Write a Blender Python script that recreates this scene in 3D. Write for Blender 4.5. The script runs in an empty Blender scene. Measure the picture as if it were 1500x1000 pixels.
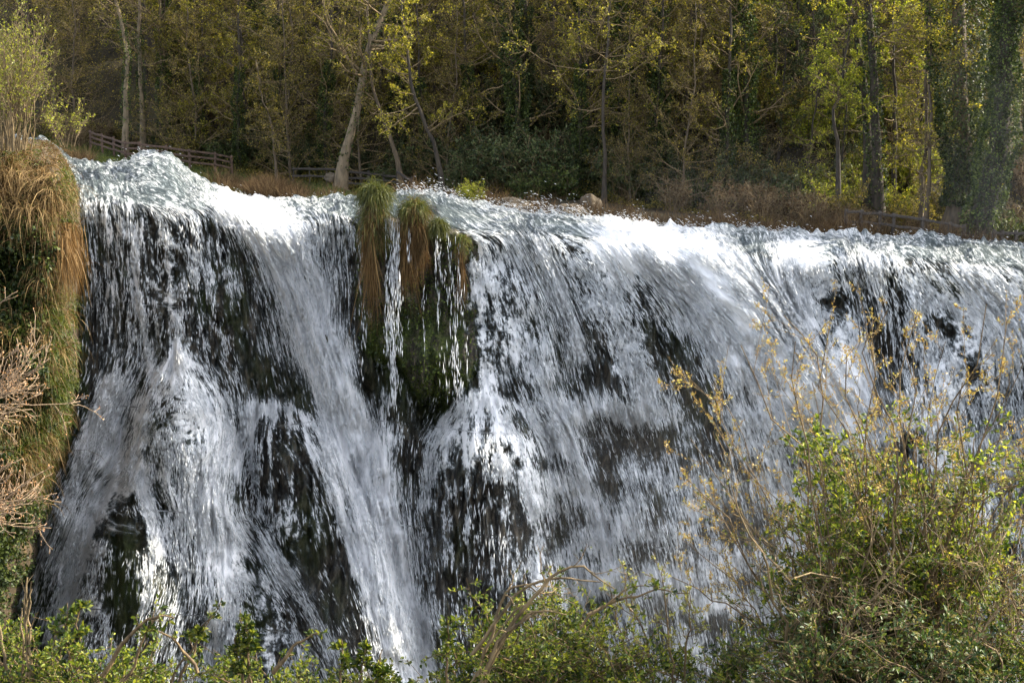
import bpy, math, numpy as np
from math import radians as RAD
sc = bpy.context.scene
COL = sc.collection
F = 2083.0
PITCH = math.atan(363 / F)
cp, sp = math.cos(PITCH), math.sin(PITCH)
SUN_AZ, SUN_EL = 76.0, 38.0
EXPO = 2.38

# ------------------------------------------------------------------ maths helpers
def at(px, py, Y):
    """world point seen at photograph position px,py at depth Y (metres ahead of the viewer)"""
    px, py, Y = np.broadcast_arrays(np.asarray(px, float), np.asarray(py, float), np.asarray(Y, float))
    a = (px - 750) / F; b = (500 - py) / F
    dy = cp + b * sp; dz = -sp + b * cp
    s = Y / dy
    return np.stack([a * s, Y, dz * s], -1)

def _h(ix, iy, iz, seed):
    seed = int(seed)
    n = (ix.astype(np.int64) * 374761393 + iy.astype(np.int64) * 668265263 + iz.astype(np.int64) * 2147483647 + seed * 974711) & 0xffffffff
    n = ((n ^ (n >> 13)) * 1274126177) & 0xffffffff
    n = ((n ^ (n >> 16)) * 2246822519) & 0xffffffff
    return ((n ^ (n >> 15)) & 0xffffff) / float(0xffffff)

def vn(x, y, z=0.0, seed=0):
    x, y, z = np.broadcast_arrays(np.asarray(x, float), np.asarray(y, float), np.asarray(z, float))
    ix, iy, iz = np.floor(x), np.floor(y), np.floor(z)
    fx, fy, fz = x - ix, y - iy, z - iz
    fx, fy, fz = [f * f * (3 - 2 * f) for f in (fx, fy, fz)]
    ix, iy, iz = ix.astype(np.int64), iy.astype(np.int64), iz.astype(np.int64)
    r = 0
    for dx in (0, 1):
        for dy in (0, 1):
            for dz in (0, 1):
                w = (fx if dx else 1 - fx) * (fy if dy else 1 - fy) * (fz if dz else 1 - fz)
                r = r + w * _h(ix + dx, iy + dy, iz + dz, seed)
    return r

def fbm(x, y, z=0.0, seed=0, o=4, g=.5):
    r, a, t = 0, 1., 0
    x, y, z = np.asarray(x, float), np.asarray(y, float), np.asarray(z, float)
    for i in range(o):
        r = r + a * vn(x * 2 ** i, y * 2 ** i, z * 2 ** i, seed + i * 17); t += a; a *= g
    return r / t

def sst(a, b, x):
    t = np.clip((x - a) / (b - a), 0, 1); return t * t * (3 - 2 * t)

def nrm(v):
    return v / np.maximum(np.linalg.norm(v, axis=-1, keepdims=True), 1e-9)

# ------------------------------------------------------------------ object helpers
def mesh(name, V, Fc, mat=None, parent=None, smooth=True, rnd=None, vattr=None, uv=None, loc=None):
    """V (n,3); Fc one index array (m,3|4) or a list of such"""
    if not isinstance(Fc, list): Fc = [Fc]
    Fc = [np.asarray(f, dtype=np.int32) for f in Fc if len(f)]
    me = bpy.data.meshes.new(name)
    V = np.asarray(V, dtype=np.float32)
    me.vertices.add(len(V)); me.vertices.foreach_set('co', V.ravel())
    idx = np.concatenate([f.ravel() for f in Fc])
    cnt = np.concatenate([np.full(len(f), f.shape[1], np.int32) for f in Fc])
    st = np.concatenate([[0], np.cumsum(cnt)[:-1]]).astype(np.int32)
    me.loops.add(len(idx)); me.loops.foreach_set('vertex_index', idx)
    me.polygons.add(len(cnt)); me.polygons.foreach_set('loop_start', st)
    me.update(calc_edges=True)
    me.polygons.foreach_set('use_smooth', np.full(len(cnt), smooth, bool))
    if rnd is not None:
        at_ = me.attributes.new('rnd', 'FLOAT', 'FACE'); at_.data.foreach_set('value', np.asarray(rnd, np.float32))
    for k, v in (vattr or {}).items():
        v = np.asarray(v, np.float32)
        if v.ndim == 1:
            at_ = me.attributes.new(k, 'FLOAT', 'POINT'); at_.data.foreach_set('value', v)
        else:
            at_ = me.attributes.new(k, 'FLOAT_VECTOR', 'POINT'); at_.data.foreach_set('vector', v.ravel())
    if mat: me.materials.append(mat)
    me.update()
    o = bpy.data.objects.new(name, me); COL.objects.link(o)
    if parent: o.parent = parent
    if loc is not None: o.location = loc
    return o

def tag(o, label=None, cat=None, group=None, kind=None):
    if label: o['label'] = label
    if cat: o['category'] = cat
    if group: o['group'] = group
    if kind: o['kind'] = kind
    return o

def thing(name, label, cat, loc=(0, 0, 0), group=None):
    o = bpy.data.objects.new(name, None); COL.objects.link(o); o.location = loc
    o.empty_display_size = .3
    return tag(o, label, cat, group)

def copy_tree(o, parent=None):
    c = o.copy(); COL.objects.link(c)
    if parent: c.parent = parent
    for ch in o.children: copy_tree(ch, c)
    return c

class MB:
    """collects arrays into one mesh"""
    def __init__(s): s.V = []; s.Q = []; s.T = []; s.n = 0; s.rq = []; s.rt = []
    def add(s, V, Q=None, T=None, r=None):
        if Q is not None and len(Q):
            s.Q.append(np.asarray(Q) + s.n); s.rq.append(np.full(len(Q), .5) if r is None else np.broadcast_to(r, (len(Q),)) if np.ndim(r) == 0 or len(r) != len(Q) else r)
        if T is not None and len(T):
            s.T.append(np.asarray(T) + s.n); s.rt.append(np.full(len(T), .5) if r is None else np.broadcast_to(r, (len(T),)) if np.ndim(r) == 0 or len(r) != len(T) else r)
        s.V.append(V); s.n += len(V); return s
    def build(s, name, mat, parent=None, smooth=True, off=None, **k):
        V = np.concatenate(s.V)
        if off is not None: V = V - np.asarray(off)
        fs = []; rs = []
        if s.Q: fs.append(np.concatenate(s.Q)); rs.append(np.concatenate(s.rq))
        if s.T: fs.append(np.concatenate(s.T)); rs.append(np.concatenate(s.rt))
        return mesh(name, V, fs, mat, parent, smooth, rnd=np.concatenate(rs), **k)

def grid_faces(nr, nc):
    i = np.arange(nr - 1)[:, None] * nc + np.arange(nc - 1)[None]
    i = i.ravel()
    return np.stack([i, i + nc, i + nc + 1, i + 1], 1)

def tubes(P, R, K=4, cap=True):
    """P (N,n,3), R (N,n) -> V, quads, tris"""
    N, n, _ = P.shape
    T = np.gradient(P, axis=1); T = nrm(T)
    mean = nrm(P[:, -1] - P[:, 0] + 1e-6)
    ref = np.where(np.abs(mean[:, 2:3]) > .8, np.array([[1., 0, 0]]), np.array([[0, 0, 1.]]))[:, None]
    A = nrm(np.cross(T, ref)); B = np.cross(T, A)
    th = np.arange(K) * 2 * math.pi / K
    V = P[:, :, None] + R[:, :, None, None] * (np.cos(th)[None, None, :, None] * A[:, :, None] + np.sin(th)[None, None, :, None] * B[:, :, None])
    base = np.arange(N)[:, None, None] * n * K + np.arange(n - 1)[None, :, None] * K
    k = np.arange(K)[None, None]; k2 = (k + 1) % K
    Q = np.stack([base + k, base + k2, base + K + k2, base + K + k], -1).reshape(-1, 4)
    T3 = None
    if cap and K >= 3:
        b = (np.arange(N) * n * K + (n - 1) * K)[:, None]
        T3 = np.concatenate([np.stack([b[:, 0], b[:, 0] + j, b[:, 0] + j + 1], 1) for j in range(1, K - 1)])
    return V.reshape(-1, 3), Q, T3

def grow(rng, P, R, n, tr, ang, ln, npts, wob, up, rf, rmin=.004, tip=.3, taperlen=.5):
    """children branches of every branch in P"""
    N, m, _ = P.shape
    n = int(n)
    idx = np.repeat(np.arange(N), n)
    t = rng.uniform(tr[0], tr[1], len(idx))
    f = t * (m - 1) * .9999; i0 = f.astype(int); fr = (f - i0)[:, None]
    st = P[idx, i0] * (1 - fr) + P[idx, i0 + 1] * fr
    tan = nrm(P[idx, i0 + 1] - P[idx, i0])
    rr = R[idx, i0] * (1 - fr[:, 0]) + R[idx, i0 + 1] * fr[:, 0]
    pl = np.linalg.norm(np.diff(P, axis=1), axis=2).sum(1)[idx]
    perp = nrm(np.cross(tan, rng.normal(size=(len(idx), 3))))
    a = np.radians(rng.uniform(ang[0], ang[1], len(idx)))[:, None]
    d = tan * np.cos(a) + perp * np.sin(a)
    L = pl * ln * rng.uniform(.55, 1.15, len(idx)) * (1 - taperlen * t)
    out = [st]; p = st; stp = (L / (npts - 1))[:, None]
    for i in range(npts - 1):
        d = nrm(d + rng.normal(size=d.shape) * wob + np.array([0, 0, up]))
        p = p + d * stp; out.append(p)
    P2 = np.stack(out, 1)
    R2 = np.maximum((rr * rf)[:, None] * np.linspace(1, tip, npts)[None], rmin)
    return P2, R2

def along(rng, P, n, tr=(0.2, 1.0)):
    N, m, _ = P.shape
    idx = np.repeat(np.arange(N), n); t = rng.uniform(tr[0], tr[1], len(idx))
    f = t * (m - 1) * .9999; i0 = f.astype(int); fr = (f - i0)[:, None]
    p = P[idx, i0] * (1 - fr) + P[idx, i0 + 1] * fr
    return p, nrm(P[idx, i0 + 1] - P[idx, i0])

def leaves(rng, C, size, D=None, flat=.4, oval=False, w=.55, spread=1.0, sj=.4, fold=.12):
    """one small folded leaf per point"""
    N = len(C)
    a = rng.normal(size=(N, 3))
    if D is not None: a = a * spread + D * 1.2
    a = nrm(a)
    n0 = rng.normal(size=(N, 3)); n0[:, 2] += flat * 2
    b = nrm(np.cross(a, n0)); nn = np.cross(b, a)
    s = (size * rng.uniform(1 - sj, 1 + sj, N))[:, None]
    if not oval:
        V = np.stack([C, C + s * (.5 * a + .5 * w * b + fold * nn), C + s * a, C + s * (.5 * a - .5 * w * b + fold * nn)], 1)
        Fq = np.arange(N)[:, None] * 4
        T = np.concatenate([Fq + np.array([[0, 2, 1]]), Fq + np.array([[0, 3, 2]])])
        r = rng.uniform(0, 1, N)
        return V.reshape(-1, 3), None, T, np.concatenate([r, r])
    prof = [(0, 0, 0), (.33, .5, 1), (.72, .36, 1), (1, 0, -.4), (.72, -.36, 1), (.33, -.5, 1), (.33, 0, .0), (.72, 0, -.1)]
    V = np.stack([C + s * (x * a + y * w * b + z * fold * nn) for x, y, z in prof], 1)
    Fq = np.arange(N)[:, None] * 8
    T = np.concatenate([Fq + np.array([t]) for t in ((0, 6, 1), (7, 3, 2), (0, 5, 6), (7, 4, 3))])
    Q = np.concatenate([Fq + np.array([t]) for t in ((6, 7, 2, 1), (5, 4, 7, 6))])
    r = rng.uniform(0, 1, N)
    mbr = (np.tile(r, 2), np.tile(r, 4))
    return V.reshape(-1, 3), Q, T, mbr

def add_leaves(mb, *a, **k):
    V, Q, T, r = leaves(*a, **k)
    if Q is None: mb.add(V, T=T, r=r)
    else:
        n0 = mb.n
        mb.V.append(V); mb.Q.append(Q + n0); mb.rq.append(r[0]); mb.T.append(T + n0); mb.rt.append(r[1]); mb.n += len(V)
    return mb

def blades(rng, B, D, L, W, droop, npts=5, side=None, rr=None):
    """grass blades: base B, first direction D, length L, base width W; bends down by droop"""
    N = len(B); L = np.broadcast_to(L, (N,)); W = np.broadcast_to(W, (N,))
    d = nrm(np.array(D)); p = np.array(B); pts = [p]
    st = (L / (npts - 1))[:, None]
    for i in range(npts - 1):
        d = nrm(d + np.array([0, 0, -1.]) * droop * (i + .3) / npts + rng.normal(size=d.shape) * .09)
        p = p + d * st; pts.append(p)
    P = np.stack(pts, 1)
    s = nrm(rng.normal(size=(N, 3))) if side is None else side
    T = nrm(np.gradient(P, axis=1))
    S = nrm(np.cross(T, s[:, None]))
    ww = np.linspace(1, .12, npts)[None, :, None] * W[:, None, None] * .5
    V = np.stack([P - S * ww, P + S * ww], 2).reshape(N, -1, 3)
    k = np.arange(npts - 1)[None] * 2 + np.arange(N)[:, None] * npts * 2
    Q = np.stack([k, k + 1, k + 3, k + 2], -1).reshape(-1, 4)
    r = rng.uniform(0, 1, N) if rr is None else rr
    return V.reshape(-1, 3), Q, np.repeat(r, npts - 1)

# ------------------------------------------------------------------ materials
def newmat(name):
    m = bpy.data.materials.new(name); m.use_nodes = True
    nt = m.node_tree; nt.nodes.clear()
    return m, nt, nt.nodes, nt.links

def ramp(nodes, stops):
    r = nodes.new('ShaderNodeValToRGB'); e = r.color_ramp.elements
    while len(e) < len(stops): e.new(.5)
    for el, (p, c) in zip(e, stops):
        el.position = p; el.color = (*c, 1) if len(c) == 3 else c
    return r

def leafmat(name, cols, trans=.45, rough=.5, spec=.3, tint=(1.15, 1.1, .55), objvar=.25):
    m, nt, N, L = newmat(name)
    a = N.new('ShaderNodeAttribute'); a.attribute_name = 'rnd'
    st = [(i / max(1, len(cols) - 1), c) for i, c in enumerate(cols)]
    r = ramp(N, st); L.new(a.outputs['Fac'], r.inputs[0])
    oi = N.new('ShaderNodeObjectInfo')
    mr = N.new('ShaderNodeMapRange'); L.new(oi.outputs['Random'], mr.inputs[0])
    mr.inputs[3].default_value = 1 - objvar; mr.inputs[4].default_value = 1 + objvar
    hs = N.new('ShaderNodeHueSaturation'); L.new(mr.outputs[0], hs.inputs['Value']); L.new(r.outputs[0], hs.inputs['Color'])
    ps = N.new('ShaderNodeBsdfPrincipled'); L.new(hs.outputs[0], ps.inputs['Base Color'])
    ps.inputs['Roughness'].default_value = rough; ps.inputs['Specular IOR Level'].default_value = spec
    out = N.new('ShaderNodeOutputMaterial')
    if trans > 0:
        tr = N.new('ShaderNodeBsdfTranslucent')
        mu = N.new('ShaderNodeMix'); mu.data_type = 'RGBA'; mu.blend_type = 'MULTIPLY'; mu.inputs[0].default_value = 1
        L.new(hs.outputs[0], mu.inputs[6]); mu.inputs[7].default_value = (*[t * 1.5 for t in tint], 1)
        L.new(mu.outputs[2], tr.inputs[0])
        mx = N.new('ShaderNodeMixShader'); mx.inputs[0].default_value = trans
        L.new(ps.outputs[0], mx.inputs[1]); L.new(tr.outputs[0], mx.inputs[2]); L.new(mx.outputs[0], out.inputs[0])
    else: L.new(ps.outputs[0], out.inputs[0])
    return m

def barkmat(name, c1, c2, scale=6., moss=None):
    m, nt, N, L = newmat(name)
    tc = N.new('ShaderNodeTexCoord'); mp = N.new('ShaderNodeMapping'); mp.inputs['Scale'].default_value = (1, 1, .35)
    L.new(tc.outputs['Object'], mp.inputs[0])
    n1 = N.new('ShaderNodeTexNoise'); n1.inputs['Scale'].default_value = scale; n1.inputs['Detail'].default_value = 5
    L.new(mp.outputs[0], n1.inputs[0])
    st = [(.3, c1), (.68, c2)]
    if moss: st.append((.8, moss))
    r = ramp(N, st); L.new(n1.outputs[0], r.inputs[0])
    bp = N.new('ShaderNodeBump'); bp.inputs['Strength'].default_value = .6; bp.inputs['Distance'].default_value = .05
    L.new(n1.outputs[0], bp.inputs['Height'])
    ps = N.new('ShaderNodeBsdfPrincipled'); ps.inputs['Roughness'].default_value = .85
    L.new(r.outputs[0], ps.inputs['Base Color']); L.new(bp.outputs[0], ps.inputs['Normal'])
    out = N.new('ShaderNodeOutputMaterial'); L.new(ps.outputs[0], out.inputs[0])
    return m

def earthmat(name, stops, scale=1.5, rough=.9, bump=.5, stretch=(1, 1, 1), spec=.3):
    m, nt, N, L = newmat(name)
    tc = N.new('ShaderNodeTexCoord'); mp = N.new('ShaderNodeMapping'); mp.inputs['Scale'].default_value = stretch
    L.new(tc.outputs['Object'], mp.inputs[0])
    n1 = N.new('ShaderNodeTexNoise'); n1.inputs['Scale'].default_value = scale; n1.inputs['Detail'].default_value = 8; n1.inputs['Roughness'].default_value = .65
    L.new(mp.outputs[0], n1.inputs[0])
    r = ramp(N, stops); L.new(n1.outputs[0], r.inputs[0])
    n2 = N.new('ShaderNodeTexNoise'); n2.inputs['Scale'].default_value = scale * 5; n2.inputs['Detail'].default_value = 6
    L.new(mp.outputs[0], n2.inputs[0])
    bp = N.new('ShaderNodeBump'); bp.inputs['Strength'].default_value = bump; bp.inputs['Distance'].default_value = .12
    L.new(n2.outputs[0], bp.inputs['Height'])
    ps = N.new('ShaderNodeBsdfPrincipled'); ps.inputs['Roughness'].default_value = rough; ps.inputs['Specular IOR Level'].default_value = spec
    L.new(r.outputs[0], ps.inputs['Base Color']); L.new(bp.outputs[0], ps.inputs['Normal'])
    out = N.new('ShaderNodeOutputMaterial'); L.new(ps.outputs[0], out.inputs[0])
    return m

M = {}
M['bark_dark'] = barkmat('bark_dark', (.012, .009, .006), (.045, .034, .021), moss=(.035, .042, .012))
M['bark_pale'] = barkmat('bark_pale', (.08, .062, .036), (.20, .15, .09), moss=(.12, .12, .04))
M['bark_mid'] = barkmat('bark_mid', (.035, .026, .016), (.12, .088, .05), moss=(.09, .1, .03))
M['twig'] = barkmat('twig', (.05, .035, .016), (.23, .165, .08), 12)
M['twig_near'] = barkmat('twig_near', (.045, .028, .013), (.19, .13, .058), 30)
M['twig_bare'] = barkmat('twig_bare', (.16, .11, .065), (.25, .18, .11), 20)
M['wood'] = barkmat('weathered_wood', (.04, .024, .017), (.10, .06, .038), 9)
M['wood_grey'] = barkmat('grey_wood', (.025, .02, .016), (.06, .05, .04), 9)
M['leaf_spring'] = leafmat('leaf_spring', [(.028, .032, .005), (.13, .13, .014), (.38, .33, .045)], .45)
M['leaf_olive'] = leafmat('leaf_olive', [(.016, .02, .005), (.08, .075, .013), (.31, .25, .055)], .4)
M['leaf_ivy'] = leafmat('leaf_ivy', [(.010, .02, .005), (.024, .040, .010), (.11, .14, .028)], .2, .5, .25)
M['leaf_ever'] = leafmat('leaf_evergreen', [(.012, .022, .008), (.026, .042, .013), (.11, .13, .045)], .2, .5, .3)
M['leaf_lime'] = leafmat('leaf_lime', [(.05, .07, .009), (.15, .175, .018), (.36, .36, .045)], .45, .45, .35)
M['leaf_near'] = leafmat('leaf_near', [(.010, .022, .005), (.026, .047, .008), (.075, .10, .014), (.19, .20, .03)], .35, .5, .3)
M['leaf_nearlime'] = leafmat('leaf_near_lime', [(.012, .026, .005), (.035, .062, .009), (.105, .14, .016), (.27, .28, .035)], .4, .5, .3)
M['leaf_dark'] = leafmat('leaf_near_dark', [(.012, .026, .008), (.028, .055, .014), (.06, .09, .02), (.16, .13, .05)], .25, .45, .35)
M['bud'] = leafmat('bud', [(.17, .10, .03), (.29, .20, .06), (.33, .30, .08)], .25, .5, .3)
M['catkin'] = leafmat('young_leaf', [(.13, .15, .04), (.22, .23, .07), (.30, .27, .09)], .35)
M['dry'] = leafmat('dry_grass', [(.035, .022, .009), (.10, .064, .025), (.25, .175, .075)], .2, .7, .2, tint=(1.1, .95, .7))
M['dry_dull'] = leafmat('dry_brush', [(.028, .018, .010), (.07, .045, .024), (.17, .12, .062)], .25, .8, .1, tint=(1.05, .95, .8))
M['root'] = leafmat('hanging_root', [(.04, .026, .009), (.095, .055, .02), (.18, .115, .045)], .2, .7, .2, tint=(1.1, .9, .7))
M['grass'] = leafmat('green_grass', [(.018, .032, .006), (.045, .065, .012), (.11, .125, .025)], .3, .5, .3)
M['moss'] = leafmat('moss', [(.016, .028, .005), (.045, .065, .010), (.10, .115, .02)], .2, .8, .1)
M['bud_orange'] = leafmat('orange_bud', [(.4, .2, .09), (.5, .28, .13)], .2)
# ------------------------------------------------------------------ shapes of river, lip and falls
SIL = np.array([(-600, 200), (60, 203), (85, 215), (105, 235), (150, 240), (180, 238), (205, 228), (225, 223), (250, 230), (275, 250), (300, 264), (340, 282), (400, 290), (480, 288), (540, 286), (600, 280), (640, 282), (700, 298), (760, 308), (850, 316), (950, 327), (1050, 332), (1150, 336), (1200, 341), (1240, 338), (1280, 345), (1350, 344), (1400, 348), (1500, 360), (1800, 385), (2300, 400)], float)
def sil(px): return np.interp(px, SIL[:, 0], SIL[:, 1])
LIPX = [-600, 60, 120, 240, 340, 400, 450, 520, 620, 700, 800, 900, 1000, 1150, 1300, 1500, 1800, 2300]
LIPY = [290, 290, 291, 298, 306, 325, 318, 312, 322, 333, 336, 345, 355, 372, 368, 388, 420, 460]
LIPD = [62, 61.5, 60.5, 60, 60, 60.5, 60, 59, 58.5, 58, 57.5, 57, 56.5, 56, 55.5, 54, 51, 46]
RND  = [.25, .25, .25, .3, .6, 1.4, .8, .3, .3, .6, 1.2, 2.2, 2.8, 2.0, 1.6, 2.2, 2.5, 2.5]
BKX = [-600, 0, 100, 225, 300, 500, 700, 900, 1150, 1300, 1500, 2300]
BKD = [84, 84, 82, 77, 76, 70, 67, 64, 63, 62, 62, 60]
def lipy(px): return np.interp(px, LIPX, LIPY)
def lipd(px): return np.interp(px, LIPX, LIPD)
def backd(px): return np.interp(px, BKX, BKD)

FLOW = np.array([(130,300,0,1),(200,350,0,1),(300,350,.08,1),(335,330,.4,1),(150,450,0,1),(250,480,0,1),(350,450,.2,1),(300,420,.05,1),
(350,300,1.2,.6),(400,340,.6,1),(440,420,.38,1),(480,520,.3,1),(520,620,.3,1),(560,760,.22,1),(600,900,.2,1),(620,1000,.2,1),
(480,350,0,1),(500,450,0,1),(560,500,0,1),(640,500,0,1),(600,400,0,1),(660,400,0,1),(400,550,.25,1),
(230,560,-.4,1),(295,560,.5,1),(340,610,.2,1),(200,620,-.35,1),(140,620,-.4,1),(110,700,-.45,1),(80,800,-.35,1),(50,900,-.3,1),
(262,650,.05,1),(330,700,-.05,1),(320,800,0,1),(370,790,.8,1),(430,860,.6,1),(470,950,.4,1),(430,650,.5,1),(380,620,-.1,1),(350,660,-.25,1),(500,750,.3,1),(420,760,.05,1),(460,700,.4,1),
(160,715,-.9,1),(125,760,-.4,1),(210,740,.35,1),(228,800,.05,1),(180,850,-.05,1),(100,880,-.3,1),(230,900,-.3,1),(300,950,-.1,1),(370,950,.1,1),
(620,700,.05,1),(630,850,.1,1),(585,620,0,1),(640,630,-.5,1),(625,700,-.05,1),(700,650,.05,1),(780,620,.5,1),(800,700,.2,1),(830,800,.2,1),(700,800,0,1),(880,700,.35,1),(900,850,.25,1),(760,900,.05,1),
(700,400,.2,1),(750,500,.22,1),(800,380,.5,1),(850,450,.4,1),(850,550,.25,1),(900,400,.55,1),(950,370,1,1),(1000,400,1,1),(1000,500,.4,1),(950,600,.25,1),(1050,450,.9,1),(1100,420,1.1,1),(1150,500,.7,1),(1200,560,.6,1),(1100,600,.35,1),(1000,700,.22,1),(1050,850,.18,1),(1200,700,.3,1),(1000,950,.15,1),
(1150,385,.3,1),(1200,420,.3,1),(1250,450,.25,1),(1250,390,.35,1),(1300,400,.3,1),(1290,500,.05,1),(1350,400,.6,1),(1400,400,.9,1),(1450,420,.9,1),(1500,450,.6,1),(1350,500,.2,1),(1450,550,.25,1),(1500,600,.15,1),(1400,700,.1,1),(1300,900,.1,1),(1500,900,.1,1),(1700,500,.4,1),
(150,260,.8,.5),(250,270,1,.4),(320,288,1,.35),(450,300,1,.5),(700,318,1,.25),(850,326,1,.25),(1000,340,1,.35),(1200,350,1,.3),(1350,356,1,.4),(1480,372,1,.5),(560,292,1,.3),(60,240,.9,.4)], float)
FLOW[:, 2:] /= np.linalg.norm(FLOW[:, 2:], axis=1, keepdims=True)
def flow_raw(px, py):
    w = 1 / (((px[..., None] - FLOW[:, 0]) ** 2 + ((py[..., None] - FLOW[:, 1]) * 1.15) ** 2) / 30 ** 2 + .12) ** 2
    w = w / w.sum(-1, keepdims=True)
    return (w * FLOW[:, 2]).sum(-1), (w * FLOW[:, 3]).sum(-1)
_gx = np.arange(-100, 1721, 10.); _gy = np.arange(180, 1221, 10.)
_GX, _GY = np.meshgrid(_gx, _gy)
_FX, _FY = flow_raw(_GX, _GY)
def bil(G, gx, gy, px, py):
    fx = np.clip((px - gx[0]) / (gx[1] - gx[0]), 0, len(gx) - 1.001); fy = np.clip((py - gy[0]) / (gy[1] - gy[0]), 0, len(gy) - 1.001)
    ix, iy = fx.astype(int), fy.astype(int); fx, fy = fx - ix, fy - iy
    return (G[iy, ix] * (1 - fx) + G[iy, ix + 1] * fx) * (1 - fy) + (G[iy + 1, ix] * (1 - fx) + G[iy + 1, ix + 1] * fx) * fy
def flow(px, py): return bil(_FX, _gx, _gy, px, py), bil(_FY, _gx, _gy, px, py)

# how much white water there is over the rock: every 50 units across 100..1500, down 300..1000
DTXT = """6 6 6 6 7 8 8 7 6 3 3 6 7 7 7 7 6 6 6 6 6 6 6 6 6 6 6 6 6
2 6 5 5 4 5 9 7 5 1 3 2 6 6 6 5 7 8 8 7 6 8 8 7 7 6 6 5 6
1 5 5 4 4 3 8 7 5 1 3 1 6 6 6 5 6 8 8 8 7 8 8 5 6 6 7 7 6
1 5 4 4 3 3 5 9 4 1 2 1 5 5 5 5 5 6 7 7 8 9 6 4 3 6 6 7 7
1 4 5 4 3 3 4 8 5 1 2 1 4 5 5 5 5 5 6 7 8 9 4 5 3 5 5 6 7
1 4 5 6 4 3 3 5 8 3 2 1 3 4 4 5 4 6 4 6 8 8 7 5 3 5 5 6 7
2 6 5 6 5 5 4 4 9 5 1 4 5 4 4 6 7 6 3 5 7 8 8 5 3 5 5 5 6
3 7 5 6 7 4 5 4 8 8 2 4 5 5 6 5 3 4 6 5 6 8 8 5 4 5 5 5 6
4 6 6 5 8 4 2 3 8 8 3 4 3 6 6 6 4 3 5 5 6 6 7 5 4 5 5 5 6
5 7 3 6 8 4 2 2 6 9 4 4 3 3 6 6 5 4 4 5 5 6 6 5 4 5 5 5 5
6 6 3 5 7 6 3 2 4 8 5 4 2 2 5 6 6 5 4 5 5 5 5 5 4 5 5 5 5
6 5 2 4 6 6 5 2 3 8 6 3 2 2 4 5 6 6 5 5 5 5 5 5 5 5 5 5 5
5 5 2 5 5 4 6 4 2 8 7 3 3 3 4 4 5 5 5 5 5 5 5 5 5 5 5 5 5
4 4 2 4 5 3 5 6 3 7 7 4 3 3 4 4 5 5 5 5 5 5 5 5 5 5 5 5 5
4 4 2 4 5 3 4 6 3 6 7 4 3 3 4 4 5 5 5 5 5 5 5 5 5 5 5 5 5"""
DG = np.array([[float(v) for v in r.split()] for r in DTXT.split('\n')]) / 9
# individual streams: points, half width, added whiteness
STROKES = [
 ([(352, 300), (395, 335), (430, 395), (455, 460), (480, 530), (505, 610), (540, 700), (562, 790), (590, 900), (612, 1000)], 25, .7),
 ([(262, 520), (255, 545), (275, 575), (300, 600)], 16, .45),
 ([(300, 600), (330, 640), (325, 700), (315, 760), (330, 830), (320, 1000)], 20, .35),
 ([(165, 570), (150, 620), (165, 680), (195, 705)], 20, .4),
 ([(195, 702), (150, 725), (120, 780), (100, 870), (85, 940)], 15, .4),
 ([(200, 702), (225, 760), (232, 800), (215, 860), (205, 930)], 10, .35),
 ([(335, 770), (390, 800), (430, 850), (460, 900), (490, 950)], 16, .4),
 ([(372, 600), (355, 640), (348, 700)], 8, .35),
 ([(385, 595), (430, 625), (465, 665), (490, 730), (520, 820), (545, 900)], 10, .3),
 ([(205, 430), (212, 500), (225, 560)], 6, .4), ([(240, 350), (252, 440), (258, 510)], 6, .3), ([(190, 300), (195, 380), (205, 460)], 6, .3),
 ([(660, 630), (640, 680), (625, 740)], 8, .3), ([(700, 620), (690, 680)], 8, .35), ([(740, 620), (770, 670), (780, 760), (790, 860)], 9, .35),
 ([(810, 600), (850, 680), (875, 760), (900, 850)], 14, .3),
 ([(690, 345), (705, 450), (715, 560)], 8, .3), ([(790, 360), (830, 450), (850, 520)], 9, .3), ([(880, 370), (900, 440), (905, 500)], 8, .25),
 ([(905, 345), (960, 350), (1030, 385), (1090, 440), (1150, 500), (1210, 560), (1250, 620)], 44, .5),
 ([(1150, 370), (1150, 430), (1170, 500), (1190, 560)], 18, .35), ([(1185, 360), (1200, 400), (1215, 420)], 16, .3),
 ([(1270, 370), (1290, 430), (1300, 470)], 12, .3), ([(1420, 400), (1480, 450), (1520, 520)], 18, .3),
 ([(622, 690), (636, 630), (675, 597), (720, 586), (775, 604), (815, 650)], 9, .35), ([(352, 650), (368, 606), (400, 592), (445, 607), (490, 660)], 8, .35), ([(400, 600), (395, 680), (398, 760)], 3.5, .4), ([(420, 600), (428, 700), (424, 790)], 3.5, .4), ([(445, 615), (462, 700), (470, 800)], 3.5, .4), ([(375, 610), (368, 700), (385, 760)], 3.5, .35), ([(470, 640), (500, 740), (520, 840)], 4, .35), ([(650, 610), (655, 720), (650, 830)], 4, .3), ([(680, 600), (685, 720), (690, 860)], 4, .3), ([(725, 590), (740, 700), (742, 840)], 5, .3),
 ([(262, 520), (225, 560), (205, 610), (200, 680)], 9, .25), ([(262, 520), (300, 545), (335, 590)], 9, .25), ([(150, 560), (135, 620), (115, 690), (95, 760)], 12, .2), ([(565, 570), (560, 600), (570, 640)], 6, .25), ([(585, 562), (605, 590), (618, 640)], 5, .3),
 ([(830, 600), (880, 605), (930, 610), (990, 590)], 18, .25), ([(575, 340), (578, 440), (575, 560)], 4, .45), ([(640, 340), (660, 440), (665, 520)], 3.5, .35), ([(655, 345), (668, 420), (672, 560)], 4, .35), ([(598, 330), (600, 370), (596, 400)], 3, .3),
]
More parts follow.
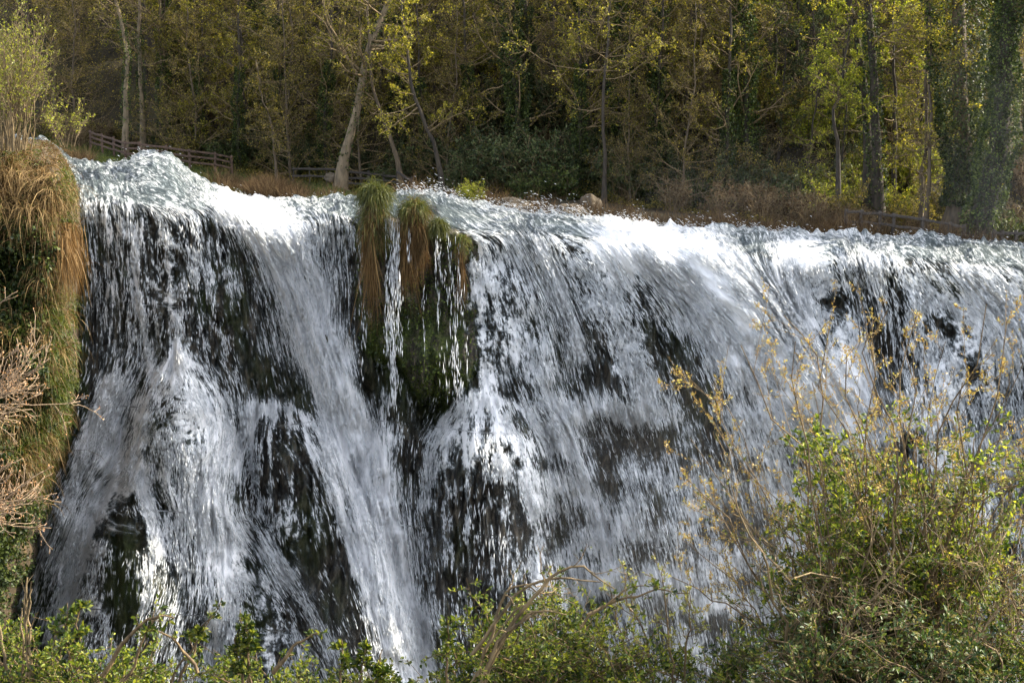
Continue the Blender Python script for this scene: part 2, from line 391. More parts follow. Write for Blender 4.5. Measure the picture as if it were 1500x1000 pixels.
DARK = [([(425, 650), (450, 800), (490, 920)], 45, -.32), ([(185, 740), (180, 900)], 24, -.35), ([(690, 740), (720, 880)], 55, -.3), ([(880, 640), (940, 650)], 32, -.35), ([(1290, 480), (1295, 600)], 13, -.45), ([(1235, 470), (1225, 440)], 16, -.2),
 ([(635, 430), (640, 560)], 46, -.4), ([(535, 340), (540, 560)], 20, -.35), ([(940, 430), (990, 560)], 22, -.25), ([(1010, 540), (1040, 640)], 18, -.3), ([(800, 540), (900, 560)], 22, -.2), ([(355, 930), (380, 900)], 20, -.35), ([(990, 520), (960, 620)], 20, -.15), ([(1110, 350), (1130, 390)], 14, -.25), ([(340, 500), (430, 580)], 26, -.15), ([(370, 390), (400, 450)], 14, -.15),([(500,800),(530,930)],16,-.3)]
def segdist(px, py, pts):
    best = np.full(px.shape, 1e9)
    for (x0, y0), (x1, y1) in zip(pts[:-1], pts[1:]):
        dx, dy = x1 - x0, y1 - y0
        t = np.clip(((px - x0) * dx + (py - y0) * dy) / (dx * dx + dy * dy), 0, 1)
        best = np.minimum(best, np.hypot(px - x0 - t * dx, py - y0 - t * dy))
    return best
_dx = np.arange(-100, 1721, 4.); _dy = np.arange(180, 1221, 4.)
_DX, _DY = np.meshgrid(_dx, _dy)
def _dens():
    wx = _DX + (fbm(_DX / 40, _DY / 60, 3, 5) - .5) * 50; wy = _DY + (fbm(_DX / 40, _DY / 60, 9, 6) - .5) * 50
    d = bil(DG, np.arange(100, 1501, 50.), np.arange(300, 1001, 50.), wx, wy)
    wx = _DX + (fbm(_DX / 22, _DY / 40, 3, 15) - .5) * 16; wy = _DY + (fbm(_DX / 30, _DY / 50, 9, 16) - .5) * 16
    for pts, w, g in STROKES + DARK:
        s = segdist(wx, wy, pts); d = d + g * (1.3 if g > 0 else .95) * np.exp(-(s / w) ** 2)
    d = .38 + (d - .47) * 1.3
    d = np.maximum(d, .06 * (_DX < 505) + .1 * (_DX > 715))
    rr_ = sst(640, 760, _DX) * sst(380, 470, _DY)
    d = d + .09 * rr_
    d = d + (fbm(_DX / 42, _DY / 34, 2, 25, 4) - .5) * (.42 + .95 * rr_)
    return d
_D = _dens()
def soft(px, py):
    s = .75 * np.exp(-(segdist(px, py, STROKES[0][0]) / 34) ** 2) + .8 * np.exp(-(segdist(px, py, STROKES[19][0]) / 55) ** 2) + .3 * sst(720, 860, px) * sst(560, 700, py) + .5 * np.exp(-(segdist(px, py, STROKES[4][0]) / 24) ** 2) + .35 * sst(1300, 1400, px) * sst(400, 500, py)
    return np.clip(s * (.6 + .8 * fbm(px / 50, py / 70, 0, 95, 2)), 0, .9)
def dens(px, py): return bil(_D, _dx, _dy, px, py)

CONES = [(262, 522, 45, .34, 3.2, .0), (188, 700, 26, .30, 1.8, -.02), (425, 592, 55, .20, 2.8, .22), (715, 582, 75, .10, 3.2, .05), (585, 565, 18, .28, 1.3, 0), (150, 560, 30, .2, 1.4, -.25), (360, 880, 24, .25, 1.2, .1), (1330, 520, 60, .3, 1.5, .2), (950, 690, 60, .3, 1.2, .2)]
def bumps(px, py):
    o = np.zeros(np.broadcast(px, py).shape)
    for x0, y0, w, g, amp, sk in CONES:
        dy = py - y0
        hw = w + g * np.maximum(dy, 0); c = x0 + sk * dy
        q = np.clip(1 - ((px - c) / hw) ** 2, 0, 1)
        o = o + amp * q ** .8 * sst(-25, 110, dy + 18 * q) * (1 + .0012 * np.maximum(dy, 0))
    o = o + 1.3 * np.exp(-(((px - 640) / 62) ** 2 + ((py - 540) / 60) ** 2) ** 1.5)         # mossy bulge
    o = o - 1.6 * np.exp(-((px - 905) / 60) ** 2 - ((py - 645) / 32) ** 2) - 1.2 * np.exp(-((px - 650) / 50) ** 2 - ((py - 610) / 22) ** 2)
    s = segdist(px, py, STROKES[0][0]); o = o + .7 * np.exp(-(s / 30) ** 2) * (py > 330)
    s = segdist(px, py, STROKES[19][0]); o = o + .9 * np.exp(-(s / 45) ** 2) * sst(350, 420, py)
    o = o + (fbm(px / 70, py / 110, 1, 31) - .5) * 2.0 * sst(0, 60, py - lipy(px))
    return o
def surf_depth(px, py):
    """depth of the water-covered surface"""
    sy, ly, ld, bd = sil(px), lipy(px), lipd(px), backd(px)
    t = (py - ly) / (ly - sy) * -1                       # 0 at lip, 1 at back
    inv = (1 / ld) * (1 - t) + (1 / bd) * t
    Yp = 1 / np.maximum(inv, 1e-3)
    drop = np.maximum(py - ly, 0) * ld / F
    Yf = ld - drop * .13 - bumps(px, py) * sst(-10, 30, py - ly)
    k = np.interp(px, LIPX, RND)
    h = np.sqrt((Yp - Yf) ** 2 + k ** 2 * 4)
    Y = .5 * (Yp + Yf + h) 
    Y = Y - k * np.exp(-((py - ly) / 40.) ** 2)*.6
    return Y

# --- water sheet grid
gx = np.arange(-80, 1700, 2.0); 
rel = np.concatenate([np.linspace(0, 1, 34)[:-1], 1 + np.arange(0, 850, 2.2) / 100.0])
def col_py(px, r):
    s, l = sil(px), lipy(px)
    return np.where(r <= 1, s + (l - s) * r, l + (r - 1) * 100.0)
PX, RR = np.meshgrid(gx, rel)
PY = col_py(PX, RR)
FXg, FYg = flow(PX, PY); FYg = np.maximum(FYg, .22)
Yg = surf_depth(PX, PY)
W0 = at(PX, PY, Yg)
def trace(j0, j1, seed_off):
    """carry a cross-stream and a down-stream coordinate along the current from row j0"""
    U_ = np.zeros_like(PX); V_ = np.zeros_like(PX); U_[j0] = gx * .034 + seed_off
    for j in range(j0 + 1, j1):
        dyp = PY[j] - PY[j - 1]; dxp = FXg[j] / FYg[j] * dyp
        src = gx - dxp
        U_[j] = np.interp(src, gx, U_[j - 1]) + np.where(src < gx[0], (src - gx[0]) * .034, 0)
        onr = 1 - sst(-6, 20, PY[j] - lipy(gx))
        d3 = np.linalg.norm(W0[j] - W0[j - 1], axis=1)
        dst = np.sqrt(dxp ** 2 + dyp ** 2) * .029
        V_[j] = np.interp(src, gx, V_[j - 1]) + dst * (1 - onr) + np.minimum(d3, 1.2) * onr
    return U_, V_
SEC = 1.5                                     # rel units between restarts
starts = [0] + [int(np.searchsorted(rel, 1.0 + SEC * k)) for k in range(1, 6)]
tr_ = []
for k, s0 in enumerate(starts):
    tr_.append(trace(s0, len(rel), 37.7 * k))
UA = np.zeros_like(PX); VA = np.zeros_like(PX); UB = np.zeros_like(PX); VB = np.zeros_like(PX); WB = np.zeros_like(PX)
for j, r_ in enumerate(rel):
    q = max(0.0, (r_ - 1.0) / SEC); k = int(q); f = q - k
    k0 = min(k, len(starts) - 1); kp = max(k0 - 1, 0)
    # field k fades in during section k (from kp), so each pattern lives for two sections
    UA[j], VA[j] = tr_[kp][0][j], tr_[kp][1][j]; UB[j], VB[j] = tr_[k0][0][j], tr_[k0][1][j]
    WB[j] = f * f * (3 - 2 * f) if k0 > 0 else 1.0
WB = np.clip(WB + (fbm(PX / 25, PY / 80, 3, 91, 2) - .5) * .6 * (WB > 0) * (WB < 1), 0, 1)
U, Vv = tr_[0]
def mixf(fn):
    a, b = fn(UA, VA), fn(UB, VB); c = a * (1 - WB) + b * WB
    return c / np.sqrt((1 - WB) ** 2 + WB ** 2)
Dg = dens(PX, PY)
# ropes and chop displace the sheet for real
rope = mixf(lambda u, v: fbm(u * 3.0, v * .5, 2, 41, 3) - .5)
fine = mixf(lambda u, v: fbm(u * 9.0, v * 1.6, 4, 43, 2) - .5)
onriv = 1 - sst(-4, 14, PY - lipy(PX))
lipz = 1 - sst(-4, 46, PY - lipy(PX))
chop = (fbm(U * 1.0, Vv * .45, 7, 47, 4) - .5) * onriv
Yw = Yg - (rope * .75 + fine * .3) * (.35 + Dg) * (1 - .8 * onriv) * (1 - .6 * soft(PX, PY))
W = at(PX, PY, Yw)
backfade = np.minimum(1, RR * 6)
W[..., 2] += chop * 1.0 * (.4 + .6 * backfade) * np.interp(PX, [0, 300, 700, 1700], [1.2, 1.0, .6, .6])
W[..., 2] += onriv * (fbm(U * 3, Vv * 1.2, 3, 51, 3) - .5) * .2
# ragged crest at the far edge
cr = np.exp(-RR * 9)
W[..., 2] += cr * (fbm(PX / 9, 0, 0, 61, 4) - .35) * .45
# skirt behind
sk = W[0].copy(); sk[:, 1] += 1.2; sk[:, 2] -= 1.5
Wf = np.concatenate([sk[None], W]).reshape(-1, 3)
ext = lambda a: np.concatenate([a[:1], a]).ravel()
FA = np.stack([ext(UA), ext(VA), ext(UA) * 0], 1); FB = np.stack([ext(UB), ext(VB), ext(UA) * 0], 1); Df = np.concatenate([Dg[:1], Dg]).ravel()
On = np.concatenate([onriv[:1], onriv]).ravel()

def watermat():
    m, nt, N, L = newmat('white_water')
    fa = N.new('ShaderNodeAttribute'); fa.attribute_name = 'flow'
    fb = N.new('ShaderNodeAttribute'); fb.attribute_name = 'flow_b'
    fm = N.new('ShaderNodeAttribute'); fm.attribute_name = 'flow_mix'
    da = N.new('ShaderNodeAttribute'); da.attribute_name = 'dens'
    oa = N.new('ShaderNodeAttribute'); oa.attribute_name = 'river'
    def noise1(src, sx, sy, det, off=0, rough=.6, dist=0):
        mp = N.new('ShaderNodeMapping'); mp.inputs['Scale'].default_value = (sx, sy, 1); mp.inputs['Location'].default_value = (off, off * .7, off)
        L.new(src.outputs['Vector'], mp.inputs[0])
        n = N.new('ShaderNodeTexNoise'); n.noise_dimensions = '2D'; n.inputs['Scale'].default_value = 1; n.inputs['Detail'].default_value = det; n.inputs['Roughness'].default_value = rough
        n.inputs['Distortion'].default_value = dist
        L.new(mp.outputs[0], n.inputs[0]); return n.outputs[0]
    def noise(*a, **k):
        x = N.new('ShaderNodeMix'); L.new(fm.outputs['Fac'], x.inputs[0]); L.new(noise1(fa, *a, **k), x.inputs[2]); L.new(noise1(fb, *a, **k), x.inputs[3])
        return x.outputs[0]
    def math_(op, a, b=None, c=None, clamp=False):
        n = N.new('ShaderNodeMath'); n.operation = op; n.use_clamp = clamp
        for i, v in enumerate((a, b, c)):
            if v is None: continue
            if isinstance(v, (int, float)): n.inputs[i].default_value = v
            else: L.new(v, n.inputs[i])
        return n.outputs[0]
    n1 = noise(9.5, 1.3, 3, 0, .6, .3); n2 = noise(3.0, .4, 3, 5, .6, .5); n3 = noise(26, 4.6, 3, 9, .65)
    n4 = noise(.6, .16, 3, 21)
    v = math_('MULTIPLY_ADD', n1, 3.1, -1.55)
    v = math_('ADD', v, math_('MULTIPLY_ADD', n2, 1.5, -.75))
    v = math_('ADD', v, math_('MULTIPLY_ADD', n3, 2.1, -1.05))
    v = math_('ADD', v, math_('MULTIPLY_ADD', n4, .5, -.25))
    sa = N.new('ShaderNodeAttribute'); sa.attribute_name = 'soft'
    v = math_('MULTIPLY', v, math_('MULTIPLY_ADD', sa.outputs['Fac'], -.52, .76))
    v = math_('ADD', v, da.outputs['Fac'])
    v = math_('ADD', v, math_('MULTIPLY', oa.outputs['Fac'], -.27))
    mr = N.new('ShaderNodeMapRange'); mr.interpolation_type = 'SMOOTHSTEP'; L.new(v, mr.inputs[0]); mr.inputs[1].default_value = .1; mr.inputs[2].default_value = 1.02
    ba = N.new('ShaderNodeAttribute'); ba.attribute_name = 'brink'
    v = math_('ADD', v, math_('MULTIPLY', ba.outputs['Fac'], -.10))
    alpha = math_('MAXIMUM', mr.outputs[0], math_('MULTIPLY', oa.outputs['Fac'], .96))
    cr = ramp(N, [(.10, (.06, .08, .085)), (.45, (.22, .26, .275)), (.95, (.94, .95, .955))]); L.new(v, cr.inputs[0])
    bp = N.new('ShaderNodeBump'); bp.inputs['Strength'].default_value = .55; bp.inputs['Distance'].default_value = .12; L.new(v, bp.inputs['Height'])
    ps = N.new('ShaderNodeBsdfPrincipled'); L.new(cr.outputs[0], ps.inputs['Base Color']); ps.inputs['Roughness'].default_value = .35
    ps.inputs['Specular IOR Level'].default_value = .4; L.new(bp.outputs[0], ps.inputs['Normal'])
    tl = N.new('ShaderNodeBsdfTranslucent'); L.new(cr.outputs[0], tl.inputs[0])
    mx = N.new('ShaderNodeMixShader'); mx.inputs[0].default_value = .25; L.new(ps.outputs[0], mx.inputs[1]); L.new(tl.outputs[0], mx.inputs[2])
    tr = N.new('ShaderNodeBsdfTransparent'); tr.inputs[0].default_value = (.93, .95, .95, 1)
    m2 = N.new('ShaderNodeMixShader'); L.new(alpha, m2.inputs[0]); L.new(tr.outputs[0], m2.inputs[1]); L.new(mx.outputs[0], m2.inputs[2])
    out = N.new('ShaderNodeOutputMaterial'); L.new(m2.outputs[0], out.inputs[0])
    return m
M['water'] = watermat()
wf = mesh('waterfall', Wf, grid_faces(len(rel) + 1, len(gx)), M['water'], vattr={'flow': FA, 'flow_b': FB, 'flow_mix': ext(WB), 'dens': Df, 'soft': ext(soft(PX, PY)), 'river': On, 'brink': ext(lipz)})
tag(wf, kind='structure')

# --- rock behind the water
def rockmat():
    m, nt, N, L = newmat('wet_tufa')
    tc = N.new('ShaderNodeTexCoord'); mp = N.new('ShaderNodeMapping'); mp.inputs['Scale'].default_value = (1.6, 1, .45); L.new(tc.outputs['Object'], mp.inputs[0])
    n1 = N.new('ShaderNodeTexNoise'); n1.inputs['Scale'].default_value = 2.4; n1.inputs['Detail'].default_value = 7; n1.inputs['Roughness'].default_value = .7; L.new(mp.outputs[0], n1.inputs[0])
    n2 = N.new('ShaderNodeTexNoise'); n2.inputs['Scale'].default_value = .35; n2.inputs['Detail'].default_value = 3; L.new(tc.outputs['Object'], n2.inputs[0])
    r = ramp(N, [(.38, (.005, .0045, .004)), (.5, (.036, .029, .021)), (.62, (.15, .12, .085))]); L.new(n1.outputs[0], r.inputs[0])
    ma = N.new('ShaderNodeAttribute'); ma.attribute_name = 'moss'
    r2 = ramp(N, [(.3, (.014, .024, .004)), (.7, (.07, .09, .018))]); L.new(n1.outputs[0], r2.inputs[0])
    ad = N.new('ShaderNodeMath'); ad.operation = 'ADD'; ad.use_clamp = True
    mr = N.new('ShaderNodeMapRange'); L.new(n2.outputs[0], mr.inputs[0]); mr.inputs[1].default_value = .52; mr.inputs[2].default_value = .66; mr.inputs[4].default_value = .6
    L.new(mr.outputs[0], ad.inputs[0]); L.new(ma.outputs['Fac'], ad.inputs[1])
    mx = N.new('ShaderNodeMix'); mx.data_type = 'RGBA'; L.new(ad.outputs[0], mx.inputs[0]); L.new(r.outputs[0], mx.inputs[6]); L.new(r2.outputs[0], mx.inputs[7])
    bp = N.new('ShaderNodeBump'); bp.inputs['Strength'].default_value = 1; bp.inputs['Distance'].default_value = .3; L.new(n1.outputs[0], bp.inputs['Height'])
    ps = N.new('ShaderNodeBsdfPrincipled'); L.new(mx.outputs[2], ps.inputs['Base Color']); ps.inputs['Roughness'].default_value = .4; ps.inputs['Specular IOR Level'].default_value = .3; L.new(bp.outputs[0], ps.inputs['Normal'])
    out = N.new('ShaderNodeOutputMaterial'); L.new(ps.outputs[0], out.inputs[0])
    return m
M['rock'] = rockmat()
cx = np.arange(-300, 1900, 2.6); crl = np.concatenate([np.linspace(.15, 1, 10)[:-1], 1 + np.arange(0, 1000, 4.) / 100])
CX, CR = np.meshgrid(cx, crl); CY = col_py(CX, CR)
CYd = surf_depth(CX, CY) + .45
_u = np.clip(CX, -80, 1698)
fl = (fbm(CX / 8, CY / 45, 2, 71, 4) - .5) * 1.7 + (fbm(CX / 45, CY / 45, 2, 73, 3) - .5) * .8
CYd = CYd - fl * sst(0, 30, CY - lipy(CX)) + .3
CW = at(CX, CY, CYd); CW[..., 2] -= .9 * (1 - sst(.9, 1.12, CR))
mossm = np.clip(np.exp(-(((CX - 620) / 80) ** 2 + ((CY - 520) / 90) ** 2) ** 2) + .8 * np.exp(-(((CX - 180) / 30) ** 2 + ((CY - 850) / 90) ** 2) ** 2) + .9 * np.exp(-(((CX - 375) / 22) ** 2 + ((CY - 900) / 60) ** 2) ** 2) + .5 * np.exp(-((CX - 340) / 60) ** 2 - ((CY - 440) / 90) ** 2) * (vn(CX / 12, CY / 50, 0, 3) > .5) + .8 * (CX < 130) * sst(300, 420, CY), 0, 1)
cl = mesh('cliff', CW.reshape(-1, 3), grid_faces(len(crl), len(cx)), M['rock'], vattr={'moss': mossm.ravel()}); tag(cl, kind='structure')

# --- falling drops and torn strands: slender spindles along the flow
def spraymat():
    m, nt, N, L = newmat('flying_water')
    a = N.new('ShaderNodeAttribute'); a.attribute_name = 'rnd'
    r = ramp(N, [(0, (.62, .66, .69)), (1, (.93, .94, .94))]); L.new(a.outputs['Fac'], r.inputs[0])
    ps = N.new('ShaderNodeBsdfPrincipled'); L.new(r.outputs[0], ps.inputs['Base Color']); ps.inputs['Roughness'].default_value = .35
    tl = N.new('ShaderNodeBsdfTranslucent'); L.new(r.outputs[0], tl.inputs[0])
    mx = N.new('ShaderNodeMixShader'); mx.inputs[0].default_value = .3; L.new(ps.outputs[0], mx.inputs[1]); L.new(tl.outputs[0], mx.inputs[2])
    out = N.new('ShaderNodeOutputMaterial'); L.new(mx.outputs[0], out.inputs[0]); return m
M['spray'] = spraymat()
def spindles(rng, C, T, L, R):
    N = len(C)
    a = nrm(np.cross(T, rng.normal(size=(N, 3)))); b = np.cross(T, a)
    L = L[:, None]; R = R[:, None]
    V = np.stack([C - T * L * .5, C + T * L * .5] + [C + R * (math.cos(t) * a + math.sin(t) * b) + T * L * .08 for t in (0, 2.094, 4.189)], 1).reshape(-1, 3)
    k = np.arange(N)[:, None] * 5
    Tt = np.concatenate([k + np.array([t]) for t in ((0, 3, 2), (0, 4, 3), (0, 2, 4), (1, 2, 3), (1, 3, 4), (1, 4, 2))])
    return V, Tt
NOSPRAY = False
def spray():
    rng = np.random.default_rng(5)
    n = 1100000
    px = rng.uniform(60, 1540, n); py = rng.uniform(222, 1010, n)
    ok = (py > sil(px) - 2) & (px > np.interp(py, [200, 290, 480, 620, 800, 1000], [80, 112, 120, 90, 50, 0]))
    px, py = px[ok], py[ok]
    # flow coordinate at the point to clump drops in strands
    rr = np.where(py < lipy(px), (py - sil(px)) / (lipy(px) - sil(px)), 1 + (py - lipy(px)) / 100)
    jr = np.clip(np.interp(rr, rel, np.arange(len(rel))), 0, len(rel) - 1.01); ic = (px - gx[0]) / 2
    ji, ii = jr.astype(int), np.clip(ic.astype(int), 0, len(gx) - 2)
    g_ = lambda A: A[ji, ii] * (1 - (ic - ii)) + A[ji, ii + 1] * (ic - ii)
    ua, va, ub, vb, wb = g_(UA), g_(VA), g_(UB), g_(VB), g_(WB)
    bl = lambda fn: .5 + ((fn(ua, va) - .5) * (1 - wb) + (fn(ub, vb) - .5) * wb) / np.sqrt((1 - wb) ** 2 + wb ** 2)
    st = bl(lambda u, v: fbm(u * 5.5, v * .5, 1, 81, 3) * .6 + fbm(u * 1.4, v * .3, 5, 83, 2) * .4)
    st2 = bl(lambda u, v: fbm(u * 11, v * 2.2, 1, 85, 2))
    d = dens(px, py) * (1 - .55 * soft(px, py)) - .5 * (py < lipy(px))
    p = np.clip((d * 1.0 + (st - .5) * 3.2 + (st2 - .5) * 2.0 - .42), .012, 1) ** 1.3
    keep = rng.uniform(0, 1, len(px)) < p * .34
    px, py, d, ji, ii = px[keep], py[keep], d[keep], ji[keep], ii[keep]
    fx, fy = flow(px, py)
    c0 = W[ji, ii]; frac = 0
    Yc = W[ji, ii][:, 1] * 1.0
    top = py < lipy(px) + 4
    off = np.where(top, rng.exponential(.10, len(px)), rng.exponential(.16, len(px)))
    C = at(px, py, Yc - off)
    TR = [([(574, 322), (577, 400), (574, 470), (577, 540), (575, 600)], 3.2, 2600), ([(582, 330), (583, 430), (586, 520)], 2.2, 700), ([(566, 330), (567, 420), (566, 520)], 2.5, 600), ([(641, 345), (646, 400), (660, 440), (662, 520), (668, 590)], 1.8, 450), ([(655, 345), (659, 380), (667, 430), (668, 500), (676, 590)], 2.0, 650),
          ([(638, 350), (640, 420), (643, 480)], 1.4, 300), ([(668, 350), (674, 420), (684, 520), (690, 590)], 1.6, 300), ([(600, 335), (597, 360), (600, 380)], 1.6, 200), ([(648, 500), (650, 560), (652, 590)], 5, 120), ([(620, 420), (622, 520)], 1.0, 90), ([(528, 340), (530, 450), (532, 560)], 2.5, 350)]
    tx, ty = [], []
    for pts, w_, m_ in TR:
        m_ = int(m_ * .16)
        pts = np.array(pts, float); q_ = rng.uniform(0, 1, m_); yy = pts[0, 1] + (pts[-1, 1] - pts[0, 1]) * q_
        tx.append(np.interp(yy, pts[:, 1], pts[:, 0]) + rng.normal(0, w_, m_) + np.sin(yy / 11) * 1.2); ty.append(yy)
    tx, ty = np.concatenate(tx), np.concatenate(ty)
    TC = at(tx, ty, surf_depth(tx, ty) - 1.35 - rng.uniform(0, .3, len(tx)) - .5 * np.exp(-((tx - 640) / 50) ** 2 - ((ty - 545) / 42) ** 2)); TT = nrm(np.stack([rng.normal(0, .05, len(tx)), 0 * tx, -np.ones(len(tx))], 1))
    q = at(px + fx * 6, py + np.maximum(fy, .1) * 6, surf_depth(px + fx * 6, py + np.maximum(fy, .1) * 6))
    q0 = at(px, py, surf_depth(px, py))
    T = nrm(q - q0 + rng.normal(size=q.shape) * .02)
    C[top, 2] += rng.exponential(.06, top.sum())
    L = np.where(top, rng.uniform(.05, .22, len(px)), rng.gamma(3, .07, len(px)) + .08)
    R = rng.gamma(2.2, .0035, len(px)) + .0065
    C = np.concatenate([C, TC]); T = np.concatenate([T, TT]); L = np.concatenate([L, rng.gamma(3, .09, len(tx)) + .1]); R = np.concatenate([R, rng.gamma(2.2, .003, len(tx)) + .006])
    V, Tt = spindles(rng, C, T, L, R)
    r = np.tile(rng.uniform(0, 1, len(C)), 6)
    print('spray', len(px))
    o = mesh('falling_water_strands', V, Tt, M['spray'], rnd=r); tag(o, kind='structure')
    # drops thrown up behind the crest
    n = 2400
    px = np.concatenate([rng.uniform(580, 950, n), rng.normal(230, 35, 900), rng.uniform(950, 1500, 1200), rng.uniform(130, 560, 900)])
    hh = np.interp(px, [100, 225, 300, 560, 620, 800, 950, 1200, 1500], [5, 6, 5, 6, 13, 15, 13, 6, 6])
    py = sil(px) + 4 - rng.exponential(1, len(px)) * hh * .5 * fbm(px / 25, 0, 0, 9, 3)*1.6
    Y = backd(px) - rng.uniform(0, 4, len(px))
    C = at(px, py, Y); T = nrm(np.stack([np.ones(len(px)), rng.normal(0, .5, len(px)), rng.normal(-.35, .35, len(px))], 1))
    V, Tt = spindles(rng, C, T, rng.uniform(.04, .2, len(px)), rng.uniform(.005, .014, len(px)))
    o = mesh('thrown_spray', V, Tt, M['spray'], rnd=np.tile(rng.uniform(0, 1, len(px)), 6)); tag(o, kind='stuff', label='loose drops thrown up along the far edge of the crest', cat='spray')
if not NOSPRAY: spray()
# ------------------------------------------------------------------ far bank, wooded slope
def slope_start(px): return np.interp(px, [-600, 0, 135, 300, 500, 700, 900, 1150, 1300, 1500, 2300], [99, 99, 98, 93, 90, 85, 80, 74, 73, 75, 75])
def pxof(x, Y): return 750 + F * x / Y * 1.0
def edge_z(px):
    d = backd(px); y = np.interp(px, [-600, 85, 150, 300, 400, 480], [215, 232, 243, 268, 290, 290]); y = np.where(px > 480, sil(px), y)
    return at(px, y + 6, d)[..., 2]
def land_z(x, Y):
    """ground height of the far bank"""
    x = np.asarray(x, float); Y = np.asarray(Y, float)
    px = pxof(x, np.maximum(Y, 40)); bd = backd(px)
    z = edge_z(px) - np.interp(px, [0, 900, 1250, 1500], [0, 0, .5, 1.0]) * sst(0, 4, Y - bd)
    z = z + np.interp(px, [-200, 60, 135, 204, 340, 480, 520, 650, 760, 2300], [.10, .085, .055, .02, .01, -.01, -.055, -.055, -.01, 0.0]) * np.maximum(Y - bd, 0)
    s = np.maximum(Y - slope_start(px), 0)
    z = z + s * .78 * sst(-1, 5, s) + (fbm(x / 6, Y / 6, 0, 7, 4) - .5) * (.25 + np.minimum(s, 20) * .16)
    z = z - 16 * sst(0, 6, bd - Y)
    return z
LX, LY = np.meshgrid(np.linspace(-110, 110, 260), np.concatenate([np.linspace(60, 116, 130), np.linspace(117, 230, 40)]))
LZ = land_z(LX, LY)
M['soil'] = earthmat('leaf_litter', [(.3, (.010, .008, .004)), (.5, (.028, .022, .011)), (.7, (.05, .045, .018))], .8)
M['turf'] = earthmat('turf', [(.3, (.03, .045, .012)), (.5, (.06, .085, .02)), (.75, (.11, .12, .035))], 1.2)
h = mesh('hillside', np.stack([LX, LY, LZ], -1).reshape(-1, 3), grid_faces(*LX.shape)[:, ::-1], M['soil']); tag(h, kind='structure')

def scat(rng, n, pxa, pxb, Ya, Yb):
    px = rng.uniform(pxa, pxb, n); Y = rng.uniform(Ya, Yb, n)
    if np.ndim(Ya): pass
    x = (px - 750) / F * Y
    return np.stack([x, Y, land_z(x, Y)], 1), px
# grass strip along the water, counted by nobody
def bank_grass():
    rng = np.random.default_rng(11)
    mb = MB()
    px = rng.uniform(60, 530, 46000); f = rng.uniform(0, 1, len(px)); Y = backd(px) + .3 + f * (slope_start(px) - backd(px) + 1)
    x = (px - 750) / F * Y; B = np.stack([x, Y, land_z(x, Y)], 1)
    cl_ = fbm(x / 1.6, Y / 3, 0, 21, 3)
    V, Q, r = blades(rng, B, rng.normal(size=B.shape) * [.5, .5, 0] + [0, 0, 1], rng.uniform(.10, .28, len(B)) * (.5 + cl_), .035, .6, 3)
    mb.add(V, Q, r=r)
    g = mb.build('bank_grass', M['grass']); tag(g, 'short green grass along the far bank below the left fence', 'grass', kind='stuff')
    mb = MB()
    px = np.concatenate([rng.normal(385, 32, 5200), rng.normal(440, 40, 900), rng.uniform(60, 140, 1500), rng.uniform(1000, 1500, 9000), rng.uniform(520, 1000, 3500)])
    Y = backd(px) + .2 + rng.uniform(0, 1, len(px)) * np.where(px < 520, 5, 7)
    x = (px - 750) / F * Y; B = np.stack([x, Y, land_z(x, Y)], 1)
    V, Q, r = blades(rng, B, rng.normal(size=B.shape) * [.35, .35, 0] + [0, 0, 1], rng.uniform(.3, 1.3, len(B)) * fbm(x / .8, 0, 0, 5, 2) * 1.5, .025, .7, 4)
    mb.add(V, Q, r=r)
    g = mb.build('dry_brush', M['dry_dull']); tag(g, 'tangle of dry brown stalks along the far water edge', 'brush', kind='stuff')
bank_grass()

# litter and low leafy cover of the slope
def undergrowth():
    rng = np.random.default_rng(12)
    mb = MB(); n = 170000
    px = rng.uniform(-60, 1560, n); Y = slope_start(px) - 3 + rng.uniform(0, 1, n) ** 1.3 * 32
    x = (px - 750) / F * Y
    hgt = fbm(x / 2.2, Y / 2.2, 0, 33, 3)
    z = land_z(x, Y) + rng.uniform(0, 1, n) * np.maximum(hgt - .35, .03) * 3.2
    add_leaves(mb, rng, np.stack([x, Y, z], 1), .11, flat=.3)
    g = mb.build('undergrowth', M['leaf_olive'], smooth=False); tag(g, 'low leafy undergrowth covering the wooded slope', 'undergrowth', kind='stuff')
undergrowth()
# ------------------------------------------------------------------ woodland
def trunk_line(rng, H, lean=(0, 0), wob=.25, n=14):
    t = np.linspace(0, 1, n)
    x = lean[0] * t + np.cumsum(rng.normal(0, wob / n, n)) ; y = lean[1] * t + np.cumsum(rng.normal(0, wob / n, n))
    x -= x[0]; y -= y[0]
    return np.stack([x, y, t * H - .3], 1)[None]

